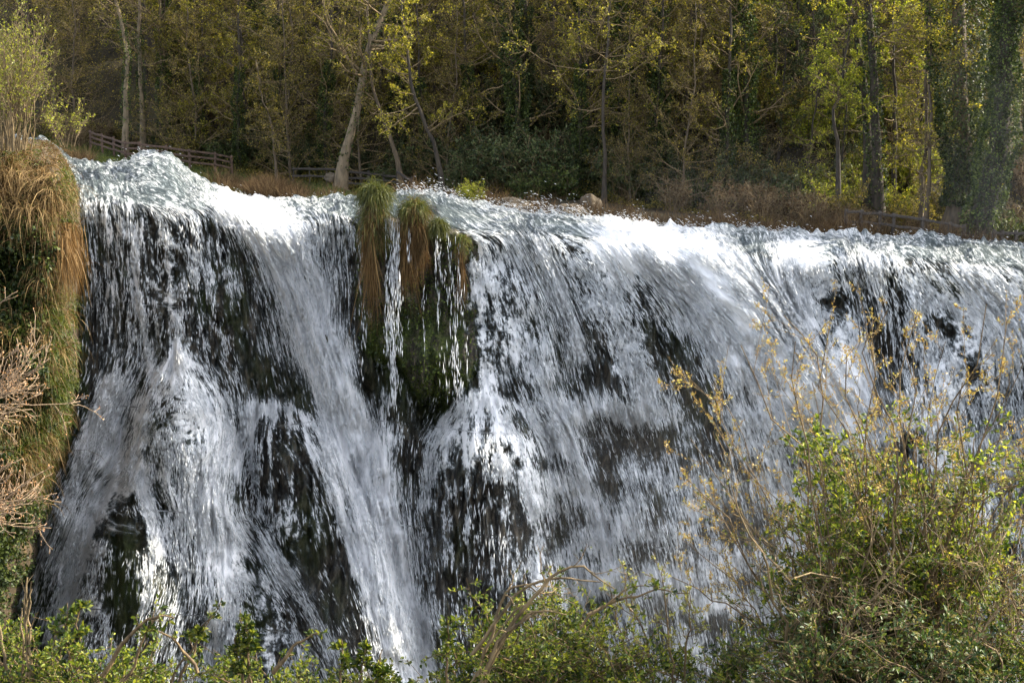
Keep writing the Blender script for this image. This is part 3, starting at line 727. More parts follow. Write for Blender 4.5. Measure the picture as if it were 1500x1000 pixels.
def make_tree(seed, label, cat, H=15, r=.16, lean=(0, 0), wob=1.5, bark='bark_mid', twig='twig', leaf='leaf_spring', nleaf=3, lsize=.12, nb=26, b0=.12,
              ivy=0, ivyh=.6, ivyr=.5, pts=None, group=None, loc=(0, 0, 0), blen=.26, lw=.6, hang=0.02, sub=(7, 6), ang=(50, 95), root=True):
    rng = np.random.default_rng(seed)
    t = thing('tree', label, cat, loc, group)
    P = trunk_line(rng, H, lean, wob) if pts is None else np.asarray(pts, float)[None]
    m = P.shape[1]
    # smooth the trunk
    if pts is not None:
        s = np.linspace(0, m - 1, 16); P = np.stack([np.interp(s, np.arange(m), P[0, :, k]) for k in range(3)], 1)[None]
        P[0, 1:-1] += rng.normal(0, .04, (14, 3)); m = 16
    tl = np.linspace(0, 1, m)
    R = (r * (1 - .72 * tl) + (r * .9 * np.exp(-tl * 22) if root else 0))[None]
    mb = MB(); V, Q, T = tubes(P, R, 9); mb.add(V, Q, T)
    if root:   # flared roots
        rp = []; rr_ = []
        for k in range(5):
            a = k * 1.26 + rng.uniform(-.3, .3)
            q = P[0, 0] + np.array([[0, 0, .55], [math.cos(a) * r * 1.3, math.sin(a) * r * 1.3, .25], [math.cos(a) * r * 3, math.sin(a) * r * 3, -.15]])
            rp.append(q); rr_.append([r * .5, r * .45, r * .18])
        V, Q, T = tubes(np.array(rp), np.array(rr_), 5); mb.add(V, Q, T)
    mb.build('trunk', M[bark], t)
    L = np.linalg.norm(P[0, -1] - P[0, 0])
    B1, R1 = grow(rng, P, R, nb, (b0, .98), ang, blen, 9, .16, .05, .42, .012, .3, .55)
    B2, R2 = grow(rng, B1, R1, sub[0], (.2, .98), (25, 70), .5, 6, .2, hang, .55, .008, .4)
    B3, R3 = grow(rng, B2, R2, sub[1], (.15, 1), (20, 65), .5, 4, .22, hang, .6, .006, .5)
    mb = MB()
    for (a, b, k) in ((B1, R1, 5), (B2, R2, 3), (B3, R3, 3)):
        V, Q, T = tubes(a, b, k, cap=False); mb.add(V, Q)
    mb.build('branches', M[twig], t)
    if nleaf > 0:
        mb = MB(); C, D = along(rng, B3, nleaf, (.1, 1)); C = C + rng.normal(size=C.shape) * .03
        add_leaves(mb, rng, C, lsize, D=D, flat=.5, w=lw)
        mb.build('foliage', M[leaf], t, smooth=False)
    if ivy:
        mb = MB(); n = int(ivy)
        tt = rng.uniform(0, ivyh, n) * (m - 1); i0 = np.minimum(tt.astype(int), m - 2); fr = (tt - i0)[:, None]
        c = P[0, i0] * (1 - fr) + P[0, i0 + 1] * fr
        a = rng.uniform(0, 2 * math.pi, n)
        lump = fbm(np.cos(a) * 1.2 + seed, np.sin(a) * 1.2, c[:, 2] * .9, 5, 3)
        rad = (r * .9 + ivyr * (lump * 1.5 - .2) * rng.uniform(.35, 1, n) ** .5) * (1 - .35 * tt / (m - 1) / max(ivyh, .01) * .8)
        c = c + np.stack([np.cos(a), np.sin(a), a * 0], 1) * rad[:, None]
        add_leaves(mb, rng, c, .115, D=np.stack([np.cos(a), np.sin(a), -.5 + a * 0], 1), flat=.1, w=.85)
        mb.build('ivy', M['leaf_ivy'], t, smooth=False)
    return t

def PT(lst):
    """trunk given by positions seen in the photograph and depth"""
    return np.array([at(a, b, c) for a, b, c in lst])
def key_tree(seed, label, lst, cat='tree', **k):
    p = PT(lst); base = p[0].copy()
    # carry the trunk on upward beyond the frame
    d = nrm(p[-1] - p[-2]); d = nrm(d * .6 + np.array([0, 0, .7]))
    ext = k.pop('ext', 9)
    p = np.concatenate([p, [p[-1] + d * ext * .5, p[-1] + d * ext + [0, 0, .5]]])
    s = np.concatenate([[0], np.cumsum(np.linalg.norm(np.diff(p, axis=0), axis=1))]); q = np.linspace(0, s[-1], 14)
    p = np.stack([np.interp(q, s, p[:, i]) for i in range(3)], 1)
    g = land_z(base[0], base[1]); 
    p = p - base; p[0, 2] = min(p[0, 2], float(g) - base[2] - .1)
    return make_tree(seed, label, cat, pts=p, loc=tuple(base), **k)

key_tree(101, 'pale trunk leaning right, with bare crown, behind the river left of the grass tufts',
         [(497, 264, 84), (508, 215, 84), (522, 160, 84), (530, 120, 84), (545, 60, 84.5), (570, 0, 85)], r=.27, bark='bark_pale', nb=26, b0=.28, nleaf=4, ivy=1500, ivyh=.9, ivyr=.22, leaf='leaf_spring', blen=.3)
key_tree(102, 'thin crooked pale trunk wrapped in light ivy at its foot, just above the left fence', [(181, 188, 92), (186, 120, 92), (184, 60, 92), (176, 25, 92), (168, 0, 92)], r=.15, bark='bark_pale', nb=18, b0=.3, ivy=900, ivyh=.4, ivyr=.25, leaf='leaf_spring', nleaf=1)
key_tree(103, 'straight pale slender trunk behind the left fence, right of the crooked one', [(208, 178, 94), (206, 100, 94), (202, 40, 94), (204, 0, 94)], r=.14, bark='bark_pale', nb=22, b0=.2, nleaf=2, ivy=900, ivyh=.35, ivyr=.35)
key_tree(104, 'dark upright ivy-clad trunk above the middle of the left fence', [(238, 175, 95), (238, 100, 95), (236, 0, 95)], r=.2, bark='bark_mid', nb=20, b0=.3, ivy=3600, ivyh=.6, ivyr=.6, nleaf=1)
key_tree(105, 'twisted thin brown trunk leaning left over the middle fence', [(590, 252, 84), (575, 215, 84), (568, 190, 84), (550, 150, 84), (545, 110, 84)], r=.13, bark='bark_mid', nb=20, b0=.3, nleaf=3, leaf='leaf_olive', ext=6)
key_tree(106, 'forked slender brown trunk at the water just right of the middle fence', [(648, 275, 80), (640, 225, 80), (630, 195, 80), (612, 160, 80), (600, 110, 80)], r=.13, bark='bark_dark', nb=34, b0=.15, nleaf=5, leaf='leaf_spring', ext=6)
key_tree(107, 'slim grey tree with layered bare boughs reaching left over the dark thicket', [(885, 292, 77), (885, 240, 77), (884, 190, 77), (884, 120, 77), (890, 60, 78)], r=.10, bark='bark_dark', nb=40, b0=.25, nleaf=5, leaf='leaf_spring', ang=(75, 110), blen=.34, hang=0.0)
key_tree(108, 'dead-looking pale broken trunk rising from the thicket left of the green boughs', [(1040, 235, 82), (1037, 180, 82), (1032, 130, 82), (1028, 90, 82)], r=.11, bark='bark_pale', nb=12, b0=.3, nleaf=0, ext=3)
key_tree(109, 'dark sinuous trunk high on the slope', [(1160, 110, 84), (1165, 80, 84), (1176, 40, 84), (1174, 0, 84)], r=.16, bark='bark_dark', nb=22, b0=.2, nleaf=5, leaf='leaf_ever', ivy=1500, ivyh=.4, ivyr=.5)
key_tree(110, 'tall black straight trunk of the pair amid yellow-green leaves', [(1288, 318, 71), (1284, 250, 71), (1283, 180, 71), (1278, 90, 71), (1272, 0, 71)], r=.27, bark='bark_dark', nb=22, b0=.35, nleaf=3, ivy=2200, ivyh=.5, ivyr=.42)
key_tree(111, 'black crooked trunk crossing behind the tall straight one', [(1275, 250, 73), (1272, 200, 73), (1268, 150, 73), (1262, 80, 73), (1248, 30, 73), (1246, 0, 73)], r=.22, bark='bark_dark', nb=22, b0=.35, nleaf=3, ivy=900, ivyh=.6, ivyr=.3)
key_tree(112, 'thin dark stem with tiers of bright yellow-green leaves', [(1312, 262, 74), (1312, 200, 74), (1309, 110, 74), (1308, 60, 74)], r=.10, bark='bark_dark', nb=44, b0=.08, nleaf=5, leaf='leaf_lime', ang=(70, 105), blen=.2, hang=0)
key_tree(113, 'slender brown stem, left of the close pair beside the ivy columns', [(1347, 322, 70), (1352, 260, 70), (1356, 180, 70), (1357, 100, 70)], r=.10, bark='bark_mid', nb=40, b0=.1, nleaf=3, leaf='leaf_spring', ang=(70, 105), blen=.2, hang=0)
key_tree(114, 'slender straight stem, right of the close pair beside the ivy columns', [(1357, 340, 69), (1361, 260, 69), (1364, 180, 69), (1362, 100, 69)], r=.10, bark='bark_mid', nb=36, b0=.12, nleaf=3, leaf='leaf_spring', ang=(70, 105), blen=.2, hang=0)
key_tree(115, 'broad ivy-smothered trunk, its bare brown base showing, near the right fence', [(1396, 338, 69), (1404, 290, 69), (1412, 240, 69), (1408, 120, 69), (1404, 0, 69)], r=.48, bark='bark_mid', nb=14, b0=.5, nleaf=3, leaf='leaf_ivy', root=True)
key_tree(116, 'massive dark ivy column leaning right beside the right fence', [(1432, 350, 67), (1446, 290, 67), (1462, 230, 67), (1470, 120, 67), (1478, 0, 67)], r=.5, bark='bark_dark', nb=14, b0=.5, nleaf=3, leaf='leaf_ivy', ivy=15000, ivyh=.62, ivyr=.75)
key_tree(117, 'small gnarled tree with an S-shaped dark stem amid the yellow-green thicket', [(1232, 235, 72), (1222, 190, 72), (1218, 160, 72), (1230, 140, 72), (1236, 110, 72)], r=.1, bark='bark_dark', nb=24, b0=.3, nleaf=5, leaf='leaf_lime', ext=3)
key_tree(118, 'small pale shrubby tree with spreading arms above the dry stalks', [(405, 240, 86), (402, 215, 86), (398, 180, 86), (385, 150, 86)], r=.07, bark='bark_mid', nb=26, b0=.2, nleaf=2, leaf='leaf_olive', ext=2, sub=(8, 8))

# ivy mass on the broad trunk starts above its bare base
def ivy_mass(tree, seed, pts, n, rad):
    rng = np.random.default_rng(seed); mb = MB(); P = PT(pts) - np.array(tree.location)
    tt = rng.uniform(0, len(P) - 1.001, n); i0 = tt.astype(int); fr = (tt - i0)[:, None]
    c = P[i0] * (1 - fr) + P[i0 + 1] * fr; a = rng.uniform(0, 6.283, n)
    rr = rad[0] + (rad[1] - rad[0]) * tt / (len(P) - 1)
    lump = fbm(np.cos(a) * 1.3 + seed, np.sin(a) * 1.3, c[:, 2] * .8, 5, 3)
    c = c + np.stack([np.cos(a), np.sin(a), 0 * a], 1) * (rr * (.5 + lump * 1.1) * rng.uniform(.5, 1, n) ** .5)[:, None]
    add_leaves(mb, rng, c, .12, D=np.stack([np.cos(a), np.sin(a), -.5 + a * 0], 1), flat=.1, w=.85)
    mb.build('ivy', M['leaf_ivy'], tree, smooth=False)
T115 = [o for o in bpy.data.objects if o.name.startswith('tree') and 'broad ivy' in o.get('label', '')][0]
ivy_mass(T115, 5, [(1403, 300, 69), (1408, 240, 69), (1403, 170, 69), (1400, 90, 69), (1400, -60, 69)], 17000, (.7, 1.5))

# --- fill: standing trees of the slope, copied from a few kinds
KINDS_ = {
 'olive': make_tree(201, 'x', 'tree', H=17, r=.13, leaf='leaf_spring', nleaf=5, nb=38, b0=.06, lsize=.11, bark='bark_dark', sub=(8, 7)),
 'bare': make_tree(202, 'x', 'tree', H=16, r=.11, leaf='leaf_olive', nleaf=2, nb=50, b0=.05, sub=(9, 8), bark='bark_mid', twig='twig'),
 'ivy': make_tree(203, 'x', 'tree', H=18, r=.2, leaf='leaf_olive', nleaf=3, nb=30, b0=.2, ivy=8500, ivyh=.65, ivyr=.95, bark='bark_dark'),
 'ivyb': make_tree(206, 'x', 'tree', H=16, r=.16, leaf='leaf_spring', nleaf=3, nb=32, b0=.12, ivy=5000, ivyh=.55, ivyr=.65, bark='bark_dark'),
 'lime': make_tree(204, 'x', 'tree', H=15, r=.12, leaf='leaf_lime', nleaf=3, nb=38, b0=.08, ang=(65, 105), blen=.22, bark='bark_dark'),
 'thick': make_tree(205, 'x', 'tree', H=15, r=.17, leaf='leaf_ever', nleaf=7, nb=30, b0=.1, bark='bark_dark', lsize=.14),
}
for k, o in KINDS_.items(): o.location = (0, 400, -200)
LBL = {
 'olive': 'slender upright tree with sparse yellow-green spring leaves', 'bare': 'grey-brown almost leafless tree with fine bare twigs',
 'ivy': 'dark trunk thickly wrapped in ivy', 'ivyb': 'thin trunk with a patchy sleeve of ivy', 'lime': 'thin dark stem with tiers of bright yellow-green leaves', 'thick': 'dense dark evergreen tree'}
def zone(px):
    if px < 130: return 'behind the left-edge shrub'
    if px < 350: return 'on the slope above the left fence'
    if px < 480: return 'above the dry brown stalks'
    if px < 640: return 'around the pale leaning trunk'
    if px < 860: return 'above the dark evergreen thicket'
    if px < 1060: return 'right of the evergreen thicket'
    if px < 1240: return 'left of the tall black trunks'
    if px < 1390: return 'between black trunks and ivy columns'
    if px < 1550: return 'beside and behind the ivy columns'
    return 'out of view on the right bank beyond the ivy columns'
used = {}
def place(kind, px, Y, s=1., rot=None):
    rng = np.random.default_rng(int(px * 7 + Y * 13))
    src = KINDS_[kind]; first = kind not in used
    o = src if first else copy_tree(src)
    used[kind] = 1
    x = (px - 750) / F * Y
    o.location = (x, Y, float(land_z(x, Y)) - .1); o.scale = (s,) * 3
    o.rotation_euler = (rng.uniform(-.05, .05), rng.uniform(-.06, .06), rng.uniform(0, 6.28) if rot is None else rot)
    z_ = zone(px); o['label'] = LBL[kind] + ' ' + z_; o['group'] = LBL[kind].split(' with ')[0] + ' trees ' + z_
    return o
rr = np.random.default_rng(77)
for px, Y, s in [(430, 89, .8), (530, 88, .8), (655, 85, .7), (925, 78, .65), (1000, 76, .7), (290, 93, .8), (245, 95, .8)]: place('bare', px, Y, s)
for px, Y, s in [(255, 95, .8), (300, 94, .8), (350, 92, .8), (480, 90, .9), (625, 88, .8), (700, 86, .9), (860, 81, .9), (945, 79, .9), (1055, 77, .9)]: place('ivyb', px, Y, s)
for px, Y, s in [(270, 96, .9), (415, 92, .9), (580, 90, .9), (770, 84, 1.), (905, 82, 1.), (980, 80, .9), (1100, 78, 1.)]: place('ivy', px, Y, s)
# tall trees added just outside the view at right to shade the river and lip
for px, Y, s in [(1560, 65, 1.3), (1650, 64, 1.35), (1700, 66, 1.4), (1760, 64, 1.35), (1850, 63, 1.4), (1900, 66, 1.4)]: place('ivy' if px % 100 else 'thick', px, Y, s)
# first rank, seen against the slope
for kind, px, dy, s in [('bare', 90, 3, .9), ('bare', 120, 0, .8), ('bare', 135, 6, 1), ('bare', 60, 8, 1), ('ivyb', 262, 2, .9), ('olive', 222, 6, 1), ('ivyb', 285, 5, 1), ('olive', 305, 1, .8), ('ivy', 400, 4, .9), ('olive', 340, 6, .9),
      ('olive', 365, 2, .9), ('ivyb', 378, 6, 1), ('bare', 430, 1, .9), ('olive', 450, 5, 1), ('bare', 475, 2, .8), ('olive', 560, 5, .9), ('ivy', 548, 7, .8), ('olive', 610, 3, .9), ('bare', 665, 4, .9), ('olive', 640, 8, 1), ('olive', 700, 6, .9),
      ('ivy', 770, 3, .8), ('thick', 745, 5, .6), ('olive', 735, 9, 1), ('bare', 820, 6, .9), ('ivyb', 838, 8, 1), ('ivy', 905, 7, .8), ('olive', 860, 4, .9), ('olive', 940, 5, .9), ('bare', 960, 2, .8), ('ivyb', 985, 7, 1), ('lime', 925, 9, 1),
      ('bare', 1000, 5, .9), ('ivyb', 1062, 6, .9), ('bare', 1085, 3, .8), ('olive', 1040, 8, .9), ('ivy', 1098, 8, .9), ('lime', 1120, 7, .9), ('thick', 1135, 4, .55), ('lime', 1105, 5, .8), ('thick', 1205, 5, .6), ('lime', 1150, 9, 1), ('thick', 1225, 2, .5),
      ('lime', 1230, 4, .7), ('lime', 1185, 2, .6), ('lime', 1330, 5, .9), ('lime', 1300, 8, 1), ('bare', 1335, 8, 1), ('bare', 1340, 3, .8), ('ivy', 1500, 4, .9), ('ivy', 1540, 0, 1), ('bare', 1470, 8, 1), ('ivyb', 1440, 7, 1), ('ivy', 1430, 10, 1)]:
    place(kind, px, float(slope_start(px)) + dy, s)
# rank behind
for i in range(58):
    px = -40 + i * 28 + rr.uniform(-12, 12); Y = float(slope_start(px)) + rr.uniform(11, 20)
    k = rr.choice(['olive', 'bare', 'ivy', 'ivyb', 'lime', 'thick'] if px > 600 else ['bare', 'olive', 'olive', 'ivy', 'ivyb'])
    place(k, px, Y, rr.uniform(.75, 1.1))

# --- bushes
def make_bush(seed, name, W=1.6, H=1.8, leaf='leaf_ever', n=2600, size=.12, stems=22, flat=.4):
    rng = np.random.default_rng(seed); t = thing(name, 'x', 'bush')
    a = rng.uniform(0, 6.283, stems); B = np.stack([np.cos(a), np.sin(a), a * 0], 1) * rng.uniform(0, .35, stems)[:, None]
    tip = np.stack([np.cos(a) * W * rng.uniform(.2, .9, stems), np.sin(a) * W * rng.uniform(.2, .9, stems), H * rng.uniform(.5, 1, stems)], 1)
    s = np.linspace(0, 1, 7)[None, :, None]
    P = B[:, None] * (1 - s) + tip[:, None] * s; P[..., 2] = tip[:, 2:3] * s[..., 0] ** .75; P[:, 1:] += rng.normal(0, .05, P[:, 1:].shape)
    R = np.linspace(.03, .01, 7)[None] * np.ones((stems, 1))
    B1, R1 = grow(rng, P, R, 7, (.25, 1), (30, 80), .5, 5, .25, .02, .6, .007)
    B2, R2 = grow(rng, B1, R1, 5, (.15, 1), (30, 80), .6, 4, .25, .0, .6, .006)
    mb = MB()
    for a_, b_ in ((P, R), (B1, R1), (B2, R2)): V, Q, T = tubes(a_, b_, 3, cap=False); mb.add(V, Q)
    mb.build('stems', M['twig'], t)
    if n:
        mb = MB(); k = max(1, n // (len(B2))); C, D = along(rng, B2, k, (.1, 1)); C = C + rng.normal(size=C.shape) * .05
        add_leaves(mb, rng, C, size, D=D, flat=flat); mb.build('foliage', M[leaf], t, smooth=False)
    t.location = (0, 400, -200)
    return t
BK = {'ever': (make_bush(301, 'bush', 2.0, 2.6, n=6500), 'dense dark green bush'), 'ever2': (make_bush(302, 'bush', 1.6, 1.8, n=5000, leaf='leaf_ivy'), 'low glossy dark bush'),
      'lime': (make_bush(303, 'bush', 1.7, 2.3, n=4200, leaf='leaf_lime'), 'bright yellow-green leafy bush'), 'dry': (make_bush(304, 'bush', 1.7, 1.9, n=1100, leaf='dry_dull'), 'brown twiggy leafless bush'),
      'olive': (make_bush(305, 'bush', 1.8, 2.3, n=3200, leaf='leaf_olive'), 'loose olive-green bush')}
usedb = {}
def bush(kind, px, Y, s=1.):
    src, lb = BK[kind]; o = src if kind not in usedb else copy_tree(src); usedb[kind] = 1
    rng = np.random.default_rng(int(px * 3 + Y * 11)); x = (px - 750) / F * Y
    o.location = (x, Y, float(land_z(x, Y)) - .15); o.scale = (s * rng.uniform(.85, 1.2), s * rng.uniform(.85, 1.2), s * rng.uniform(.85, 1.15)); o.rotation_euler = (0, 0, rng.uniform(0, 6.28))
    z_ = zone(px).replace('on the slope', 'at the foot of the slope'); o['label'] = lb + ' ' + z_; o['group'] = lb + 's ' + z_
for kind, px, dy, s in [('dry', 100, -4, .9), ('dry', 118, -6, .7), ('dry', 75, -2, 1), ('olive', 90, -3, .8), ('dry', 150, -1, .9), ('olive', 165, 0, .8), ('dry', 200, 0, .7), ('ever', 235, 0, .9), ('ever', 265, 1, .9), ('olive', 275, -1, .9), ('dry', 290, 2, 1.1), ('ever', 310, 1, .9), ('ever2', 330, 0, .9),
   ('dry', 330, 4, 1.2), ('ever', 365, 1, .9), ('ever', 410, 2, 1), ('ever2', 430, 0, .9), ('ever', 455, 1, .9), ('dry', 395, 4, 1), ('ever2', 480, 3, 1), ('ever', 540, 2, .9), ('ever2', 575, 0, .9), ('ever', 610, 1, 1), ('ever', 560, -2, .6),
   ('ever', 680, -3, 1), ('ever', 700, 0, 1.3), ('ever', 735, -2, 1.2), ('ever', 760, 1, 1.5), ('ever', 790, -2, 1.3), ('ever2', 820, -3, 1.2), ('ever', 840, 0, 1.4), ('ever', 720, 4, 1.4), ('ever', 800, 4, 1.5), ('ever2', 770, -5, .9), ('ever', 870, 2, 1.3), ('ever', 910, -1, 1.1), ('ever2', 930, 1, 1.2), ('ever', 955, 3, 1.2), ('ever', 660, 2, 1.1), ('ever2', 630, 2, 1),
   ('dry', 985, -3, .9), ('ever', 1000, 1, 1.1), ('ever2', 1030, 0, 1), ('olive', 1060, 2, 1.1), ('ever', 1085, 1, 1.1), ('dry', 1060, -3, 1), ('dry', 1110, -2, 1), ('dry', 1150, -4, .9), ('olive', 1130, 2, 1.1), ('ever', 1160, 1, 1.1), ('lime', 1190, 2, 1.1), ('lime', 1215, 0, 1), ('lime', 1240, 1, 1.1), ('lime', 1180, 5, 1.2), ('lime', 1225, 5, 1.2),
   ('lime', 1262, 3, 1), ('dry', 1185, -5, 1), ('dry', 1215, -5, .9), ('dry', 1250, -6, .8), ('olive', 1230, -3, .8), ('lime', 1310, 0, 1), ('lime', 1340, 3, 1.1), ('olive', 1330, -2, .9), ('olive', 1375, 0, 1), ('lime', 1300, 6, 1.2), ('dry', 1290, -5, .9), ('dry', 1350, -4, .7), ('ever2', 1490, -3, 1), ('dry', 1480, 0, 1.2), ('dry', 1510, 3, 1.3), ('lime', 1375, 6, 1.2), ('olive', 1140, 6, 1.2), ('lime', 1110, 6, 1.2), ('lime', 1020, 9, 1.2), ('lime', 690, 9, 1.3), ('lime', 745, 11, 1.3), ('olive', 560, 8, 1.3), ('olive', 500, 8, 1.3), ('olive', 640, 9, 1.3)]:
    bush(kind, px, float(slope_start(px)) + dy, s)
# ------------------------------------------------------------------ fences
def lerp_path(pts, n=None):
    return np.array(pts, float)
def beam(mb, a, b, w, h, rng, seg=4):
    """slightly crooked rail of rectangular section from a to b"""
    a, b = np.array(a, float), np.array(b, float); d = nrm(b - a)
    up = np.array([0, 0, 1.]) if abs(d[2]) < .8 else np.array([1., 0, 0])
    s = nrm(np.cross(d, up)); u = np.cross(s, d)
    t = np.linspace(0, 1, seg)[:, None]; c = a * (1 - t) + b * t; c[1:-1] += rng.normal(0, .012, (seg - 2, 3))
    ws = w * rng.uniform(.88, 1.08, seg)[:, None]; hs = h * rng.uniform(.9, 1.08, seg)[:, None]
    prof = [(-.5, -.36), (-.36, -.5), (.36, -.5), (.5, -.36), (.5, .36), (.36, .5), (-.36, .5), (-.5, .36)]
    V = np.stack([c + s * ws * x + u * hs * y for x, y in prof], 1).reshape(-1, 3); K = 8
    Q = [[i * K + k, i * K + (k + 1) % K, (i + 1) * K + (k + 1) % K, (i + 1) * K + k] for i in range(seg - 1) for k in range(K)]
    Q += [[0, 1, 2, 3], [0, 3, 4, 7], [4, 5, 6, 7]]; e = (seg - 1) * K; Q += [[e + 3, e + 2, e + 1, e], [e + 7, e + 4, e + 3, e], [e + 7, e + 6, e + 5, e + 4]]
    mb.add(V, Q)
def fence(seed, label, posts, hgt, rails, mat, pw=.14, missing=(), base=None):
    """posts: list of (px, py of the top, depth)"""
    rng = np.random.default_rng(seed)
    P = np.array([at(*p) for p in posts]); o = thing('rail_fence', label, 'fence', tuple(P[0] - [0, 0, hgt]))
    off = P[0] - [0, 0, hgt]
    for p in P:
        mb = MB(); lean = rng.normal(0, .02, 2)
        beam(mb, p - [lean[0], lean[1], hgt + .4], p + [0, 0, .06], pw, pw, rng, 5); mb.build('post', mat, o, False, off=off)
    for k, f in enumerate(rails):
        for i in range(len(P) - 1):
            if (k, i) in missing: continue
            a = P[i] - [0, .09, hgt * (1 - f) + rng.uniform(-.03, .03)]; b = P[i + 1] - [0, .09, hgt * (1 - f) + rng.uniform(-.03, .03)]
            mb = MB(); beam(mb, a - nrm(b - a) * .08, b + nrm(b - a) * .08, .06, .12, rng, 5); mb.build('rail', mat, o, False, off=off)
    return o
fence(1, 'brown wooden rail fence descending the grass bank behind the frothing wave, at left', [(132, 192, 92), (149, 197, 91), (166, 202, 90), (183, 208, 89), (204, 209, 88.5), (243, 214, 88), (277, 220, 87.5), (315, 224, 88), (339, 229, 88.5)], 1.0, (.93, .62, .3), M['wood'])
fence(2, 'low dark wooden fence at the foot of the leaning trunk', [(508, 250, 86), (540, 252, 86), (562, 254, 86), (584, 257, 85.5), (604, 260, 85)], .95, (.9, .55, .2), M['wood_grey'])
fence(3, 'pair of dark sloping handrails right of the low dark fence', [(582, 250, 84), (606, 266, 82), (618, 276, 81)], .9, (.95,), M['wood_grey'], .1)
fence(4, 'dark rail fence half hidden by crest spray, left of the ivy columns', [(1240, 308, 65), (1262, 309, 65), (1289, 311, 65), (1309, 314, 64.8), (1352, 319, 64.6), (1392, 327, 64.5), (1412, 331, 64.5)], 1.0, (.95, .5), M['wood_grey'])
fence(5, 'dark rail fence at the right edge beside the massive ivy column', [(1456, 338, 64.5), (1468, 339, 64.5), (1488, 339, 64.5), (1506, 339, 64.5), (1530, 339, 64.5)], 1.1, (.93, .5), M['wood_grey'])
fence(6, 'thin dark wire fence among the stalks left of the leaning trunk', [(430, 246, 87), (453, 246, 87), (478, 247, 87), (497, 248, 87)], .7, (.95, .3), M['wood_grey'], .06)
# trodden path behind the left fence, pale rocks
def boulder(name, seed, c, r, mat, label, cat='rock', sq=(1, 1, .75)):
    rng = np.random.default_rng(seed); n, m = 22, 30
    th = np.linspace(.02, math.pi - .02, n)[:, None]; ph = np.linspace(0, 2 * math.pi, m)[None]
    d = np.stack([np.sin(th) * np.cos(ph), np.sin(th) * np.sin(ph), np.cos(th) + 0 * ph], -1)
    k = 1 + (fbm(d[..., 0] * 1.6 + seed, d[..., 1] * 1.6, d[..., 2] * 1.6, 3, 4) - .5) * 1.1
    V = d * k[..., None] * np.array(sq) * r
    o = mesh(name, V.reshape(-1, 3), grid_faces(n, m), mat, loc=tuple(c)); return tag(o, label, cat)
M['pale_rock'] = earthmat('pale_rock', [(.3, (.05, .038, .024)), (.55, (.10, .08, .055)), (.75, (.18, .15, .11))], 1.8)
boulder('boulder', 3, at(484, 260, 84), .36, M['pale_rock'], 'pale brown boulder at the foot of the leaning trunk')
boulder('boulder', 4, at(745, 306, 68), .6, M['pale_rock'], 'ochre rock outcrop at the waterline under the dark thicket', sq=(1.6, .8, .8))
boulder('boulder', 5, at(835, 312, 67), .5, M['pale_rock'], 'tan rock at the waterline right of the ochre outcrop', sq=(1.4, .8, .8))
boulder('boulder', 6, at(865, 300, 73), .5, M['pale_rock'], 'pale rock ledge at the foot of the slim grey tree', sq=(1, .8, 1))
if False: boulder('boulder', 7, at(540, 243, 89), .6, M['pale_rock'], 'pale rock face showing behind the low dark fence', sq=(1.3, .7, .9))
if False: boulder('boulder', 8, at(572, 246, 89), .5, M['pale_rock'], 'smaller pale rock behind the low dark fence, right of the other', sq=(1.0, .7, 1))
# sapling on the far waterline
o_ = copy_tree(BK['lime'][0]); o_.location = tuple(at(690, 300, 67)); o_.scale = (.5, .5, .45); o_['label'] = 'small pale green bush at the waterline below the thicket'; o_['group'] = ''; del o_['group']

# ------------------------------------------------------------------ left bank
EPY = [100, 200, 215, 235, 260, 290, 330, 400, 440, 480, 550, 620, 700, 800, 900, 1000, 1200]
EPX = [30, 62, 84, 97, 110, 116, 119, 117, 116, 122, 116, 100, 84, 58, 24, -6, -40]
def bank_edge(py): return np.interp(py, EPY, EPX) + (fbm(np.asarray(py) / 22., 0, 0, 99, 4) - .5) * 22 * sst(380, 500, py)
def bank_depth(px, py):
    e = bank_edge(py); d = np.maximum(e - px, 0)
    Y = 51.5 - 2.0 * sst(0, 220, d) + 9.5 * np.exp(-d / 9.) - .004 * (py - 300) * (py > 300)
    # undercut below the hanging grass
    Y = Y + 1.8 * np.exp(-((px - 112) / 26) ** 2 - ((py - 445) / 48) ** 2) + .9 * np.exp(-((px - 40) / 30) ** 2 - ((py - 400) / 45) ** 2)
    Y = Y + 1.5 * np.exp(-((px - 85) / 30) ** 2 - ((py - 640) / 70) ** 2)
    Y = Y - .9 * np.exp(-((px - 70) / 26) ** 2 - ((py - 500) / 60) ** 2)
    t = np.interp(px, [-400, 0, 60, 90], [205, 205, 212, 222]); Y = Y + 8 * np.exp(-np.maximum(py - t, 0) / 14.)
    Y = Y - (fbm(px / 45, py / 45, 0, 55, 4) - .5) * 3.0 - (fbm(px / 14, py / 14, 0, 57, 3) - .5) * .8
    return Y
r_ = np.linspace(0, 1, 120); c_ = np.linspace(0, 1, 90)
BPY = 205 + (1150 - 205) * r_[:, None] + 0 * c_[None]; BPX = -420 + (bank_edge(BPY) + 420) * c_[None] ** .6
BW = at(BPX, BPY, bank_depth(BPX, BPY))
M['bank_earth'] = earthmat('bank_earth', [(.3, (.018, .014, .008)), (.5, (.05, .035, .018)), (.72, (.10, .065, .03))], 1.0)
bk = mesh('grassy_bank', BW.reshape(-1, 3), grid_faces(120, 90), M['bank_earth']); tag(bk, kind='structure')
bt = at(np.linspace(-420, 62, 40), np.full(40, 205.), bank_depth(np.linspace(-420, 62, 40), np.full(40, 205.)))
bb = bt + np.array([-8, 26, -1.0]); bb2 = bb + np.array([0, 0, -16.])
t2 = mesh('bank_top', np.concatenate([bt, bb]), grid_faces(2, 40), M['bank_earth']); tag(t2, kind='structure')

